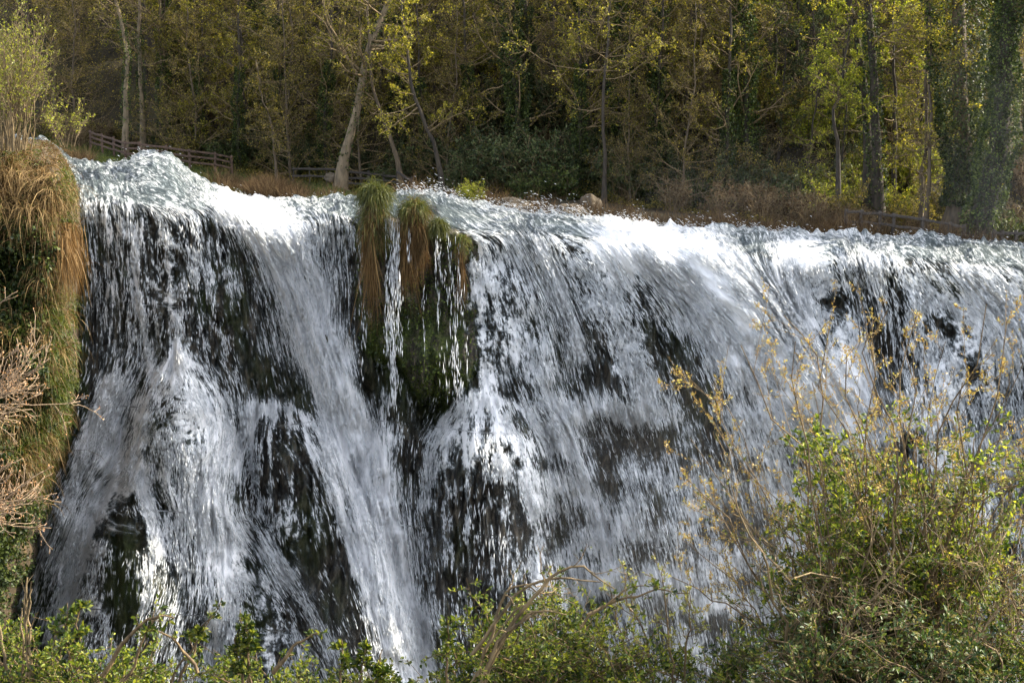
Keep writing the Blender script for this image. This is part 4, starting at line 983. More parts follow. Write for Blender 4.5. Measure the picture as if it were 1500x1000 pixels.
def bank_stuff():
    rng = np.random.default_rng(21)
    def pick(n, f):
        px = rng.uniform(-20, 122, n * 4); py = rng.uniform(205, 1010, n * 4)
        w = f(px, py) * (px < bank_edge(py) - 1); k = rng.uniform(0, 1, len(px)) < w
        px, py = px[k][:n], py[k][:n]; return px, py, at(px, py, bank_depth(px, py) - .03)
    down = np.array([.35, -.7, -.1])
    g = lambda x, y, cx, cy, sx, sy: np.exp(-((x - cx) / sx) ** 2 - ((y - cy) / sy) ** 2)
    gold = lambda x, y: np.clip(sst(345 + 20 * np.sin(x / 9.), 300, y) * (.35 + fbm(x / 18, y / 22, 0, 3, 3)) + .45 * sst(.5, .65, fbm(x / 16, y / 20, 0, 19, 3)) * (y < 760) + .5 * g(x, y, 66, 500, 20, 40) + .4 * g(x, y, 50, 670, 26, 32) + .2 * g(x, y, 20, 600, 40, 60), 0, 1)
    px, py, B = pick(15000, gold)
    cl_ = fbm(px / 12, py / 12, 0, 66, 3)
    dirs = np.stack([(fbm(px / 16, py / 16, 0, 5, 2) - .4) * 2.5, -1.1 + 0 * px, .7 * (cl_ - .3)], 1) + rng.normal(0, .62, (len(px), 3))
    V, Q, r = blades(rng, B, dirs, rng.gamma(3, .22, len(B)) * (.4 + cl_ * 1.1), .028, 1.2, 6)
    r = np.clip(np.repeat(fbm(px / 14, py / 9, 0, 76, 3), 5) * 1.3 - .2 + rng.normal(0, .14, len(r)), 0, 1)
    mb = MB(); mb.add(V, Q, r=r); o = mb.build('golden_grass', M['dry']); tag(o, 'long golden dry grass hanging over the left bank', 'grass', kind='stuff')
    green = lambda x, y: np.clip(1.0 * g(x, y, 100, 275, 12, 45) + .5 * g(x, y, 30, 330, 60, 12) + 1.0 * g(x, y, 85, 530, 18, 100) + 1.0 * g(x, y, 25, 585, 30, 26) + .9 * g(x, y, 70, 660, 25, 60) + .55 * (y > 430) * (y < 700) * (fbm(x / 14, y / 18, 0, 44, 3) > .5) * (x > 15 + 15 * np.sin(y / 30)) + .12 * (y < 330) + .5 * g(x, y, 20, 220, 40, 14), 0, 1)
    px, py, B = pick(17000, green)
    dirs = np.stack([rng.normal(.35, .4, len(px)), rng.normal(-.9, .2, len(px)), rng.normal(.3, .4, len(px))], 1)
    V, Q, r = blades(rng, B, dirs, rng.uniform(.2, .6, len(B)), .04, 1.3, 4)
    mb = MB(); mb.add(V, Q, r=r); o = mb.build('green_grass', M['grass']); tag(o, 'green grass and moss growing down the left bank', 'grass', kind='stuff')
    ivy = lambda x, y: np.clip(1.1 * g(x, y, 15, 395, 60, 45) + .9 * (y > 690) * (vn(x / 16, y / 20, 0, 4) > .45) + .9 * (y > 440) * sst(.45, .6, fbm(x / 18, y / 26, 0, 51, 3)) + .6 * (y > 560) * (x > 70) + .35 * (y > 430) * (vn(x / 11, y / 14, 0, 8) > .35), 0, 1)
    px, py, B = pick(26000, ivy); B = B - np.array([0, 1, 0]) * rng.uniform(0, .5, (len(B), 1))
    mb = MB(); add_leaves(mb, rng, B, .13, flat=.5, w=.85); o = mb.build('ivy_patch', M['leaf_ivy'], smooth=False); tag(o, 'dark green ivy covering the left bank below the golden grass', 'ivy', kind='stuff')
    # orange hanging roots
    n = 700; px = rng.normal(101, 7, n); py = rng.uniform(325, 350, n); B = at(px, py, bank_depth(np.minimum(px, 112), py) - .4 - rng.uniform(0, .5, n))
    V, Q, r = blades(rng, B, np.stack([rng.normal(0, .07, n), rng.normal(-.05, .05, n), -np.ones(n)], 1), rng.uniform(.5, 2.6, n) ** 1.1, .03, .3, 8)
    mb = MB(); mb.add(V, Q, r=r); o = mb.build('hanging_roots', M['root']); tag(o, 'orange-brown curtain of roots hanging from the left bank beside the falls', 'roots')
bank_stuff()
# rusty bare rock patch below the roots
if False: boulder('boulder', 31, at(101, 455, 50.5), .95, earthmat('rusty_rock', [(.35, (.03, .014, .006)), (.6, (.16, .06, .018)), (.8, (.28, .12, .04))], 2.2), 'rust-orange rock below the hanging roots on the left bank', sq=(.7, .8, 1.2))

# yellow-green willow shrub on top of the bank
def willow(seed, name, label, base, H, spread, n, leafmat_, lm, size, lean=(0, 0), nl=3, bark='twig'):
    rng = np.random.default_rng(seed); t = thing(name, label, 'shrub', tuple(base))
    a = rng.uniform(0, 6.283, n); r0 = rng.uniform(0, .5, n) * (2.6 if H > 4 else 1)
    B = np.stack([np.cos(a) * r0, np.sin(a) * r0, a * 0], 1); hh = H * rng.uniform(.45, 1, n)
    tip = B + np.stack([np.cos(a) * spread * rng.uniform(.1, 1, n) + lean[0], np.sin(a) * spread * rng.uniform(.1, 1, n) + lean[1], hh], 1)
    s = np.linspace(0, 1, 9)[None, :, None]; P = B[:, None] * (1 - s) + tip[:, None] * s; P[..., 2] = tip[:, 2:3] * s[..., 0] ** .8
    P[:, 1:] += np.cumsum(rng.normal(0, .018 * H, P[:, 1:].shape), 1) * .6
    R = np.linspace(.035, .008, 9)[None] * np.ones((n, 1)) * H / 5
    B1, R1 = grow(rng, P, R, 8, (.2, 1), (15, 45), .45, 6, .1, .08, .6, .006)
    B2, R2 = grow(rng, B1, R1, 5, (.2, 1), (20, 50), .5, 4, .12, .06, .7, .005)
    mb = MB()
    for a_, b_ in ((P, R), (B1, R1), (B2, R2)): V, Q, T = tubes(a_, b_, 3, cap=False); mb.add(V, Q)
    mb.build('stems', M[bark], t)
    mb = MB(); C, D = along(rng, B2, nl, (.1, 1)); add_leaves(mb, rng, C, size, D=D, flat=.3, w=.45); mb.build(leafmat_, M[lm], t, smooth=False)
    return t
willow(41, 'willow_shrub', 'bushy yellow-green willow shrub on top of the left bank', at(8, 220, 52), 4.6, 1.5, 60, 'foliage', 'leaf_lime', .09, nl=3)
willow(42, 'willow_shrub', 'small sparse budding shrub at the tip of the bank, beside the foaming river', at(95, 215, 66), 2.2, 1.5, 14, 'foliage', 'leaf_lime', .10, nl=1)
willow(43, 'willow_shrub', 'yellow-green shrub cut by the left edge, behind the taller one', at(-60, 215, 56), 4.2, 1.6, 40, 'foliage', 'leaf_lime', .10, nl=3)

# bare pale shrubs in front of the bank, coming in from the left edge
def bare_shrub(seed, label, base, aim, n=9, L=1.6):
    rng = np.random.default_rng(seed); t = thing('bare_shrub', label, 'shrub', tuple(base))
    P = []
    for k in range(n):
        d = nrm(np.array([aim[0], rng.normal(0, .3), aim[1] + rng.normal(0, .35)])); p = np.zeros(3); q = [p]
        for i in range(8): d = nrm(d + rng.normal(0, .12, 3) + [0, 0, .07]); p = p + d * L / 8 * (.7 + .06 * k); q.append(p)
        P.append(q)
    P = np.array(P); R = np.linspace(.017, .007, 9)[None] * np.ones((n, 1))
    B1, R1 = grow(rng, P, R, 9, (.15, 1), (20, 60), .45, 6, .18, .1, .65, .0062)
    B2, R2 = grow(rng, B1, R1, 3, (.15, 1), (20, 60), .55, 5, .15, .1, .7, .0045)
    mb = MB()
    for a_, b_ in ((P, R), (B1, R1), (B2, R2)): V, Q, T = tubes(a_, b_, 4); mb.add(V, Q, T)
    mb.build('branches', M['twig_bare'], t)
    C = np.concatenate([B2[:, -1], B1[:, -1], B2[:, 2][::3]]); mb = MB(); add_leaves(mb, rng, C, .028, w=.7, fold=.3); tag(mb.build('buds', M['bud_orange'], t), kind='stuff')
bare_shrub(51, 'pale leafless branches with orange buds, at left edge level with the mossy slope', at(-70, 600, 24), (1, .35), 15, 1.45)
bare_shrub(52, 'lower pale leafless branches at the left edge below the others', at(-75, 755, 23), (1, .2), 14, 1.3)

# ------------------------------------------------------------------ mossy rock under the tufts, tufts, moss
def moss_rock():
    rng = np.random.default_rng(61)
    px = np.linspace(512, 716, 90); q = np.linspace(0, 1, 120)
    bot = np.interp(px, [512, 530, 560, 580, 600, 620, 650, 690, 716], [530, 556, 552, 530, 575, 598, 604, 574, 520]) + (fbm(px / 9, 0, 0, 35, 3) - .5) * 26
    top = np.interp(px, [512, 520, 555, 575, 605, 640, 680, 716], [318, 292, 288, 312, 302, 320, 332, 338])
    PXm, Qm = np.meshgrid(px, q); PYm = top[None] + (bot - top)[None] * Qm
    Y = surf_depth(PXm, PYm) - .45 - .5 * np.exp(-((PXm - 545) / 22) ** 2) * (Qm < .6) - .5 * np.exp(-((PXm - 640) / 50) ** 2 - ((PYm - 545) / 42) ** 2)
    u = (PXm - 614) / 102.; Y = Y + 3.0 * u ** 8 + 2.4 * Qm ** 14 + 1.5 * np.exp(-Qm * 40) - (fbm(PXm / 20, PYm / 40, 0, 63, 4) - .5) * 1.3 - (fbm(PXm / 7, PYm / 30, 0, 65, 3) - .5) * .5
    Wm = at(PXm, PYm, Y); c0 = Wm[60, 45].copy()
    m = mesh('mossy_rock', (Wm - c0).reshape(-1, 3), grid_faces(120, 90), M['rock'], loc=tuple(c0), vattr={'moss': np.clip(sst(430, 500, PYm) * sst(.4, .6, fbm(PXm / 16, PYm / 20, 0, 2, 3)) * .9, 0, 1).ravel()})
    tag(m, 'dark mossy rock hanging between the waterfalls below the two grass tufts', 'rock')
    # moss and small creepers
    n = 26000; i = rng.integers(0, 119, n); j = rng.integers(1, 89, n); p = Wm[i, j]; qx, qy = PXm[i, j], PYm[i, j]
    w = .10 + .9 * np.exp(-(((qx - 635) / 55) ** 2 + ((qy - 556) / 34) ** 2)) + .6 * np.exp(-(((qx - 545) / 20) ** 2 + ((qy - 500) / 55) ** 2)) + .5 * np.exp(-((qx - 540) / 16) ** 2 - ((qy - 370) / 50) ** 2)
    k = rng.uniform(0, 1, n) < w * 1.3 * sst(.35, .7, fbm(qx / 13, qy / 18, 0, 2, 3) + .12); p = p[k] + rng.normal(0, .03, (k.sum(), 3))
    V, Q, r = blades(rng, p, np.stack([rng.normal(0, .3, len(p)), -np.ones(len(p)), rng.normal(0, .3, len(p))], 1), rng.uniform(.06, .2, len(p)), .035, 1.6, 3)
    mb = MB(); mb.add(V, Q, r=r); mb.build('moss', M['moss'], m, off=c0)
    k = (rng.uniform(0, 1, n) < .16 + .3 * np.exp(-((qx - 620) / 40) ** 2 - ((qy - 450) / 45) ** 2)) & (qy > 350); p = Wm[i, j][k] - np.array([0, .12, 0]) * rng.uniform(0, 2, (k.sum(), 1))
    mb = MB(); add_leaves(mb, rng, p, .10, flat=.2, w=.8); mb.build('creeper', M['leaf_ivy'], m, smooth=False, off=c0)
    return m
moss_rock()

def tuft(seed, label, cx, top, w, drape, Y0, green=.6, tails=((0, 120),), n=5200):
    """dome of grass at photo position cx, top; w half width; drape = how far the skirt hangs"""
    rng = np.random.default_rng(seed); base = at(cx, top + w * .9, Y0); t = thing('grass_tuft', label, 'grass tuft', tuple(base))
    wm = w * Y0 / F
    # clump body
    nn, mm = 16, 20; th = np.linspace(.02, math.pi - .02, nn)[:, None]; ph = np.linspace(0, 6.283, mm)[None]
    d = np.stack([np.sin(th) * np.cos(ph), np.sin(th) * np.sin(ph), np.cos(th) + 0 * ph], -1) * (1 + (fbm(th * 2 + seed, ph, 0, 1, 3) - .5) * .4 * np.sin(th))[..., None]
    H = drape * Y0 / F
    Vb = d * np.array([wm * .72, wm * .6, wm * .8]); Vb[..., 2] = np.where(d[..., 2] < 0, d[..., 2] * H * .55, Vb[..., 2]); 
    mesh('root_clump', Vb.reshape(-1, 3), grid_faces(nn, mm), M['bank_earth'], t)
    a = rng.uniform(0, 6.283, n); z = rng.uniform(-.9, 1, n); rr_ = np.sqrt(np.clip(1 - z * z, 0, 1))
    nd = np.stack([rr_ * np.cos(a), rr_ * np.sin(a), z], 1); p = nd * np.array([wm * .72, wm * .6, wm * .8]); p[:, 2] = np.where(z < 0, z * H * .55, p[:, 2])
    f = z > .1
    dirs = nd * np.array([1, 1, .5]) + np.array([0, -.15, .35]) + rng.normal(0, .45, (n, 3))
    tone = fbm(nd[:, 0] * 2 + seed, nd[:, 1] * 2, nd[:, 2] * 2, 9, 3) * 1.5 - .25 + .2 * (z - .3) + rng.normal(0, .1, n)
    isg = tone > 1 - green - .1
    for nm, mk, mat in (('blades', isg, 'grass_bright'), ('dry_blades', ~isg, 'root')):
        if mk.sum() < 40: continue
        V, Q, r = blades(rng, p[mk], dirs[mk], (rng.gamma(2.6, .2, mk.sum()) + .12) * (w / 25), .02, 2.0, 6)
        mb = MB(); mb.add(V, Q, r=r); mb.build(nm, M[mat], t)
    for k, (dx, ln) in enumerate(tails):
        m_ = int(60 + ln * 1.3); x0 = rng.normal(dx, w * .22, m_); B = np.stack([x0 * Y0 / F, np.full(m_, -wm * .55) + rng.normal(0, .06, m_), -H * .35 + rng.normal(0, .2, m_)], 1)
        L = ln * Y0 / F * rng.uniform(.3, 1, m_) * np.clip(1.1 - np.abs(x0 - dx) / w * 1.7, .2, 1)
        dd = np.stack([-(x0 - dx) * .016 + rng.normal(0, .03, m_), rng.normal(-.02, .03, m_), -np.ones(m_)], 1)
        V, Q, r = blades(rng, B, dd, L, .03, .35, 8); mb = MB(); mb.add(V, Q, r=r); mb.build('hanging_grass', M['root'], t)
    return t
M['grass_bright'] = leafmat('tuft_grass', [(.02, .034, .007), (.055, .068, .012), (.14, .14, .028)], .3, .5, .3)
tuft(71, 'taller bright green and brown grass tuft, left of the two on the brink', 549, 273, 19, 150, 57.2, .75, ((-6, 165), (-12, 110)))
tuft(72, 'browner grass tuft on the brink with long strands, right of the taller one', 607, 296, 18, 80, 57.2, .42, ((-12, 135), (0, 105), (13, 85)), 3800)
tuft(73, 'small dark green grass tuft right of the two big ones', 642, 322, 12, 20, 57, .95, (), 1500)
tuft(74, 'thin drooping dark tuft beside the broad waterfall, rightmost on the brink', 676, 345, 9, 60, 56.6, .6, ((0, 90),), 900)
if False: tuft(75, 'slim green tongue of moss below the left river rapids', 350, 320, 7, 26, 58.5, .9, (), 700)

# drifting spray: soft closed clouds of fine droplets
def mist(name, c, rad, dens_, label, seed):
    n, m = 20, 28; th = np.linspace(.01, math.pi - .01, n)[:, None]; ph = np.linspace(0, 2 * math.pi, m)[None]
    d = np.stack([np.sin(th) * np.cos(ph), np.sin(th) * np.sin(ph), np.cos(th) + 0 * ph], -1)
    d = d * np.array(rad)
    mt, nt, N, L = newmat('droplet_cloud'); v = N.new('ShaderNodeVolumePrincipled'); v.inputs['Color'].default_value = (.95, .95, .95, 1); 
    tc = N.new('ShaderNodeTexCoord'); mp = N.new('ShaderNodeMapping'); mp.inputs['Scale'].default_value = tuple(1 / r for r in rad); L.new(tc.outputs['Object'], mp.inputs[0])
    ln = N.new('ShaderNodeVectorMath'); ln.operation = 'LENGTH'; L.new(mp.outputs[0], ln.inputs[0])
    mr = N.new('ShaderNodeMapRange'); mr.interpolation_type = 'SMOOTHSTEP'; L.new(ln.outputs['Value'], mr.inputs[0]); mr.inputs[1].default_value = .1; mr.inputs[2].default_value = 1; mr.inputs[3].default_value = dens_; mr.inputs[4].default_value = 0
    nz = N.new('ShaderNodeTexNoise'); nz.inputs['Scale'].default_value = .35; nz.inputs['Detail'].default_value = 2; L.new(tc.outputs['Object'], nz.inputs[0])
    nr = N.new('ShaderNodeMapRange'); L.new(nz.outputs[0], nr.inputs[0]); nr.inputs[1].default_value = .35; nr.inputs[2].default_value = .65; nr.inputs[3].default_value = .25; nr.inputs[4].default_value = 1.7
    mm = N.new('ShaderNodeMath'); mm.operation = 'MULTIPLY'; L.new(mr.outputs[0], mm.inputs[0]); L.new(nr.outputs[0], mm.inputs[1]); L.new(mm.outputs[0], v.inputs['Density'])
    v.inputs['Anisotropy'].default_value = .2
    out = N.new('ShaderNodeOutputMaterial'); L.new(v.outputs[0], out.inputs['Volume'])
    o = mesh(name, d.reshape(-1, 3), grid_faces(n, m), mt, loc=tuple(c)); return tag(o, label, 'mist', kind='stuff')
mist('mist', at(1490, 230, 61), (6.0, 2.6, 8), .009, 'drifting spray in front of the ivy columns', 1)
mist('mist', at(1060, 800, 47), (10, 3.5, 9), .007, 'spray rising before the lower right of the falls', 2)
mist('mist', at(1080, 270, 61.5), (8, 1.8, 3.2), .006, 'thin spray hanging over the crest right of the thicket', 3)
mist('mist', at(560, 960, 50), (7, 3, 6), .003, 'spray at the foot of the white cascade', 4)
# ------------------------------------------------------------------ near slope and the plants in front of the viewer
NX, NY = np.meshgrid(np.linspace(-40, 40, 90), np.linspace(-14, 44, 80))
def near_z(x, Y):
    return -1.6 - .25 * np.maximum(Y, -3) - .028 * np.maximum(Y - 6, 0) ** 2 + (fbm(np.asarray(x) / 4, np.asarray(Y) / 4, 0, 88, 4) - .5) * .6
g_ = mesh('ground', np.stack([NX, NY, near_z(NX, NY)], -1).reshape(-1, 3), grid_faces(*NX.shape)[:, ::-1], M['soil']); tag(g_, kind='structure')
pv = np.array([(-90, 35, -38), (90, 35, -38), (90, 75, -38), (-90, 75, -38)], float)
M['pool'] = earthmat('pool_water', [(.3, (.1, .13, .14)), (.7, (.5, .55, .57))], .5, rough=.15)
tag(mesh('water_pool', pv, np.array([[0, 1, 2, 3]]), M['pool']), kind='structure')

def near_plant(seed, name, label, cat, roots, tips, r=.012, lv=((7, .45, (25, 70)), (5, .5, (25, 70))), leaf='leaf_near', lsize=.05, nl=5, lw=.5, up=.03, bark='twig_near',
               extra=None, arch=.15, tr=(.3, 1), wob=.12, leafon=(2,), flat=.6, oval=True, rmin=.0016, wtip=.25):
    """canes from root points to tip points (given as photo position + depth), with side shoots and leaves"""
    rng = np.random.default_rng(seed)
    A = np.array([at(*p) for p in roots]); B = np.array([at(*p) for p in tips]); base = A.mean(0); t = thing(name, label, cat, tuple(base)); A = A - base; B = B - base
    n = len(A); m = 12; s = np.linspace(0, 1, m)[None, :, None]; P = A[:, None] * (1 - s) + B[:, None] * s
    Lc = np.linalg.norm(B - A, axis=1)[:, None]
    P[..., 2] += arch * Lc * np.sin(s[..., 0] * math.pi) * rng.uniform(.3, 1.2, (n, 1))
    w = np.cumsum(rng.normal(0, 1, (n, m, 3)), 1); w = w - w[:, :1] * (1 - s) - w[:, -1:] * s; P = P + w * .018 * Lc[..., None]
    R = np.maximum(r * np.linspace(1, wtip, m)[None] * rng.uniform(.7, 1.2, (n, 1)), rmin)
    lv_ = [(P, R)]
    for k, (cnt, ln, ang) in enumerate(lv):
        lv_.append(grow(rng, lv_[-1][0], lv_[-1][1], cnt, tr if k == 0 else (.15, 1), ang, ln, 6 if k == 0 else 5, wob, up, .6, rmin))
    mb = MB()
    for i, (a_, b_) in enumerate(lv_):
        V, Q, T = tubes(a_, b_, 5 if i == 0 else 3, cap=False); mb.add(V, Q)
    mb.build('stems', M[bark], t)
    mb = MB()
    for i in leafon:
        C, D = along(rng, lv_[i][0], nl, (.15, 1)); C = C + rng.normal(0, .006, C.shape); add_leaves(mb, rng, C, lsize, D=D, flat=flat, oval=oval, w=lw)
    mb.build('foliage', M[leaf], t, smooth=True)
    if extra:
        nm, mt, sz, cnt, w_ = extra; mb = MB(); C, D = along(rng, lv_[-1][0], cnt, (.3, 1)); add_leaves(mb, rng, C, sz, D=D, flat=.2, w=w_, fold=.25); mb.build(nm, M[mt], t, smooth=False)
    return t
R_ = np.random.default_rng(500)
def spread(n, x0, x1, y0, y1, Y0, Y1, f=None):
    x = R_.uniform(x0, x1, n); y = R_.uniform(y0, y1, n); Y = R_.uniform(Y0, Y1, n)
    if f is not None: y = f(x) + R_.uniform(0, 1, n) ** 1.5 * (y1 - y0)
    return [(a, b, c) for a, b, c in zip(x, y, Y)]
# low hedge along the bottom
near_plant(601, 'bramble_bush', 'sunlit yellow-green bramble bush in the bottom left corner', 'bush', spread(34, -60, 240, 1060, 1160, 7.4, 8.8), spread(34, -60, 260, 0, 70, 7.2, 8.6, lambda x: np.interp(x, [-60, 60, 150, 260], [938, 930, 942, 980])), nl=9, lsize=.025, leaf='leaf_nearlime', lv=((8, .4, (25, 75)), (5, .5, (25, 75))), arch=.02, up=.0)
near_plant(602, 'bramble_bush', 'leafy bramble along the bottom, between the tall sprig and the corner bush', 'bush', spread(26, 200, 520, 1070, 1160, 7.6, 9), spread(26, 210, 520, 0, 60, 7.4, 8.8, lambda x: np.interp(x, [200, 300, 420, 520], [965, 970, 985, 1000])), nl=8, lsize=.025, leaf='leaf_nearlime', arch=.02, up=.0)
near_plant(603, 'shrub', 'low shiny-leaved shrub under the foot of the main white cascade', 'bush', spread(26, 460, 700, 1060, 1150, 7.8, 9), spread(26, 470, 700, 0, 50, 7.6, 8.8, lambda x: np.interp(x, [460, 540, 620, 700], [1000, 992, 998, 985])), nl=9, lsize=.026, leaf='leaf_near', arch=.02, up=.0)
near_plant(604, 'privet_bush', 'rounded bright lime-green bush at the bottom, right of the main cascade', 'bush', spread(48, 660, 980, 1060, 1150, 7.8, 9), spread(48, 640, 1000, 0, 110, 7.4, 8.8, lambda x: np.interp(x, [640, 700, 780, 860, 940, 1000], [970, 905, 885, 898, 925, 950])), nl=11, lsize=.025, leaf='leaf_nearlime', lv=((8, .4, (25, 75)), (6, .5, (25, 75))), arch=.02, up=.0)
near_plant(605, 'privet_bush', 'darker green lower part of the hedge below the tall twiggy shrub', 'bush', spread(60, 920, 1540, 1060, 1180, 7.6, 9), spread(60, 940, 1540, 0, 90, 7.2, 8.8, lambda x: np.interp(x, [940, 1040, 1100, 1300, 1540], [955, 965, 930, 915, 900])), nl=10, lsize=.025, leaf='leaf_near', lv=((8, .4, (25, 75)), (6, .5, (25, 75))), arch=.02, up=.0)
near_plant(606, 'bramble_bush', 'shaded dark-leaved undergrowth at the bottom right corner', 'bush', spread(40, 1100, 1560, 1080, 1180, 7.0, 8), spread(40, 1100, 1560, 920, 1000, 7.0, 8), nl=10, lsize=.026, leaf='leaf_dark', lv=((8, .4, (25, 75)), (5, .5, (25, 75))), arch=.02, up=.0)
# sprigs that stand up above the hedge
near_plant(611, 'leafy_sprig', 'upright dark-leaved sprig in front of the left cascade, bottom left', 'plant', [(95, 1040, 7.6), (100, 1040, 7.6)], [(98, 882, 7.6), (118, 885, 7.6)], lv=((8, .22, (40, 80)), (3, .5, (30, 70))), leaf='leaf_near', lsize=.036, nl=9, arch=0)
near_plant(612, 'leafy_sprig', 'slanting sprig with drooping leaves reaching right, lower left of centre', 'plant', [(240, 1020, 7.7), (250, 1020, 7.7)], [(325, 875, 7.7), (310, 900, 7.7)], lv=((6, .2, (40, 80)), (2, .5, (30, 70))), leaf='leaf_near', lsize=.034, nl=8, arch=.02)
near_plant(613, 'leafy_sprig', 'tall ragged sprig of dull green leaves beside the mossy cone', 'plant', [(372, 1030, 7.6), (365, 1040, 7.6), (360, 1040, 7.6)], [(352, 892, 7.6), (362, 905, 7.6), (345, 930, 7.6)], lv=((9, .16, (40, 90)), (3, .5, (30, 70))), leaf='leaf_near', lsize=.032, nl=8, arch=0)
near_plant(614, 'dead_stalks', 'thin upright leafless stalks at the bottom left', 'plant', [(38, 990, 7.5), (44, 990, 7.5), (50, 990, 7.5), (30, 990, 7.6), (10, 980, 7.5)], [(40, 845, 7.5), (47, 862, 7.5), (38, 860, 7.5), (32, 890, 7.6), (-4, 880, 7.5)], lv=((3, .3, (15, 40)), (2, .4, (15, 40))), nl=1, lsize=.012, arch=0, wob=.05, bark='twig', wtip=.35)
near_plant(615, 'bramble_cane', 'arching brown bramble canes over the bottom left hedge', 'plant', [(150, 990, 7.4), (180, 1000, 7.4), (290, 985, 7.4), (400, 985, 7.5)], [(255, 905, 7.4), (235, 900, 7.4), (215, 920, 7.4), (470, 925, 7.5)], lv=((5, .25, (30, 80)), (3, .4, (30, 80))), nl=3, lsize=.032, leaf='leaf_near', arch=.2)
near_plant(616, 'bramble_cane', 'tangled dry arching canes over the lime-green bush', 'plant', [(690, 1000, 7.5), (700, 990, 7.5), (710, 1000, 7.5), (690, 960, 7.5), (720, 960, 7.5), (700, 1010, 7.5)], [(820, 870, 7.5), (800, 880, 7.5), (830, 900, 7.5), (880, 852, 7.5), (900, 862, 7.5), (780, 900, 7.5)], lv=((5, .35, (20, 90)), (3, .5, (30, 90))), nl=1, lsize=.02, arch=.42, wob=.25, bark='twig')
near_plant(617, 'leafy_sprig', 'yellow-green upright shoots above the hedge under the main cascade', 'plant', [(500, 1030, 7.6), (520, 1030, 7.6), (545, 1030, 7.6), (655, 1000, 7.6)], [(500, 935, 7.6), (535, 950, 7.6), (560, 950, 7.6), (655, 905, 7.6)], lv=((7, .25, (30, 70)), (3, .5, (30, 70))), leaf='leaf_nearlime', lsize=.034, nl=8, arch=0)
near_plant(618, 'willow_sprig', 'thin willow shoots with pale young leaves, left of the tall twiggy shrub', 'plant', [(985, 1020, 7.8), (960, 1020, 7.8), (930, 1020, 7.8), (1000, 1020, 7.9), (905, 1010, 7.8)], [(978, 815, 7.8), (915, 835, 7.8), (893, 860, 7.8), (1010, 865, 7.9), (880, 925, 7.8)], lv=((11, .3, (20, 60)), (4, .4, (20, 60))), leaf='catkin', lsize=.024, nl=3, lw=.45, arch=.02, wob=.1, r=.008)
near_plant(619, 'bramble_cane', 'long arching leafy cane reaching right above the lime-green bush', 'plant', [(860, 900, 7.6), (850, 920, 7.6)], [(1010, 868, 7.6), (960, 858, 7.6)], lv=((8, .15, (40, 80)), (2, .4, (30, 80))), nl=3, lsize=.03, leaf='leaf_near', arch=.15)

# the tall twiggy shrub at right: several main limbs, brown twigs set with orange buds, leaves inside
limbs = [((1290, 1080), (1148, 462)), ((1285, 1080), (1165, 500)), ((1300, 1080), (1085, 505)), ((1280, 1060), (1045, 560)), ((1270, 1060), (1000, 545)), ((1260, 1060), (1010, 640)), ((1300, 1080), (1215, 480)), ((1310, 1060), (1240, 520)),
         ((1320, 1060), (1282, 465)), ((1330, 1060), (1345, 455)), ((1335, 1060), (1385, 500)), ((1340, 1060), (1445, 445)), ((1350, 1060), (1475, 470)), ((1360, 1060), (1505, 520)), ((1370, 1060), (1530, 600)), ((1390, 1080), (1540, 700)), ((1250, 1060), (1020, 720)),
         ((1240, 1060), (1000, 790)), ((1300, 1060), (1320, 500)), ((1345, 1060), (1410, 560)), ((1250, 1040), (1040, 610)), ((1400, 1080), (1540, 640)), ((1225, 1050), (985, 845)), ((1235, 1050), (1005, 700)), ((1310, 1060), (1300, 455)), ((1370, 1060), (1480, 560)), ((1310, 1060), (1190, 560)), ((1320, 1060), (1260, 570))]
rl = np.random.default_rng(9)
rts = [(a[0], a[1], 8.2 + rl.uniform(-.35, .35)) for a, b in limbs]; tps = [(b[0], b[1], 8.1 + rl.uniform(-.6, .6)) for a, b in limbs]
near_plant(621, 'twiggy_shrub', 'tall twiggy shrub with orange buds and small leaves, filling the lower right', 'shrub', rts, tps, r=.0095, lv=((8, .3, (20, 50)), (3, .38, (20, 55))), leaf='bud', lsize=.017, nl=13, lw=.42, arch=.0, up=.05, wob=.06, leafon=(1, 2), tr=(.28, 1), oval=False, rmin=.0014)
near_plant(622, 'privet_bush', 'glossy green leafy heart growing up inside the tall twiggy shrub', 'bush', spread(58, 1180, 1400, 1050, 1130, 7.9, 8.8), spread(58, 1120, 1480, 0, 230, 7.7, 8.7, lambda x: np.interp(x, [1120, 1180, 1240, 1300, 1380, 1480], [720, 640, 655, 630, 610, 650])), nl=8, lsize=.03, leaf='leaf_nearlime', lv=((9, .25, (25, 75)), (5, .5, (25, 75))), up=.05, arch=.0, tr=(.35, 1))
near_plant(623, 'thorn_shrub', 'dense tangle of brown twigs low inside the tall shrub', 'shrub', spread(44, 1120, 1480, 1030, 1120, 7.4, 8.9), spread(44, 1060, 1540, 680, 960, 7.3, 8.9), nl=2, lsize=.022, leaf='leaf_near', lv=((10, .35, (25, 80)), (6, .5, (25, 80))), wob=.2, arch=.05, bark='twig')
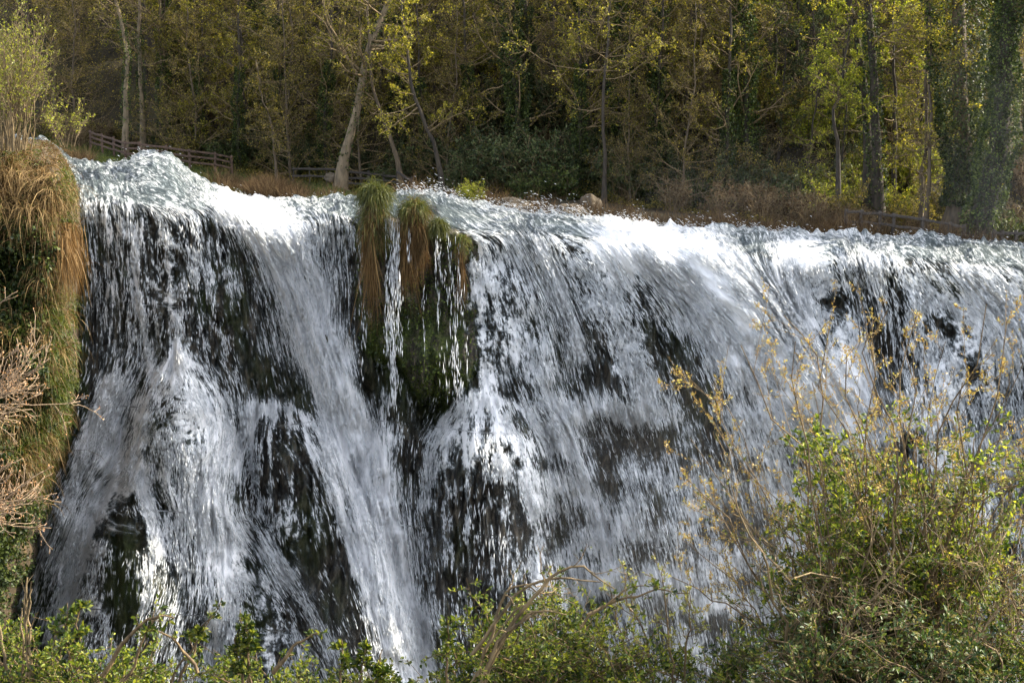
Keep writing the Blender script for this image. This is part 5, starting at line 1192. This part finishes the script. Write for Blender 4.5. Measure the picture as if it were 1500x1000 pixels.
near_plant(624, 'willow_sprig', 'bare dark-barked limb crossing in from the right edge, level with the leafy heart', 'plant', [(1600, 690, 7.8), (1600, 700, 7.8), (1570, 1040, 7.9)], [(1335, 755, 7.8), (1400, 700, 7.8), (1440, 800, 7.9)], lv=((11, .3, (20, 60)), (5, .4, (20, 60))), leaf='catkin', lsize=.022, nl=3, arch=.03, r=.012)
# ------------------------------------------------------------------ light, camera
def lights():
    w = bpy.data.worlds.new('World'); sc.world = w; w.use_nodes = True
    nt = w.node_tree; bg = nt.nodes['Background']
    sk = nt.nodes.new('ShaderNodeTexSky'); sk.sky_type = 'NISHITA'; sk.sun_disc = False
    sk.sun_elevation = RAD(SUN_EL); sk.sun_rotation = RAD(SUN_AZ); sk.dust_density = 2.0
    sk.air_density = .7
    hs = nt.nodes.new('ShaderNodeHueSaturation'); hs.inputs['Saturation'].default_value = .38; nt.links.new(sk.outputs[0], hs.inputs['Color']); nt.links.new(hs.outputs[0], bg.inputs[0]); bg.inputs[1].default_value = .15
    l = bpy.data.lights.new('sun', 'SUN'); l.energy = 2.6; l.angle = RAD(.5); l.color = (1, .89, .70)
    o = bpy.data.objects.new('sun', l); COL.objects.link(o)
    el, az = RAD(SUN_EL), RAD(SUN_AZ)
    from mathutils import Vector
    d = Vector((math.cos(el) * math.sin(az), math.cos(el) * math.cos(az), math.sin(el)))
    o.rotation_euler = (-d).to_track_quat('-Z', 'Y').to_euler(); o.location = (60, 20, 60)
lights()
cam = bpy.data.cameras.new('camera'); co = bpy.data.objects.new('camera', cam); COL.objects.link(co)
cam.sensor_width = 36; cam.lens = F / 1500 * 36; cam.clip_end = 600; cam.clip_start = .1
co.rotation_euler = (RAD(90) - PITCH, 0, 0)
sc.camera = co
sc.view_settings.view_transform = 'Standard'; sc.view_settings.look = 'None'; sc.view_settings.gamma = 1
sc.view_settings.exposure = EXPO
sc.render.resolution_x = 1024; sc.render.resolution_y = 682
sc.cycles.max_bounces = 6; sc.cycles.diffuse_bounces = 3; sc.cycles.transparent_max_bounces = 12
sc.cycles.use_denoising = True; sc.cycles.denoiser = 'OPENIMAGEDENOISE'; sc.cycles.adaptive_threshold = .01
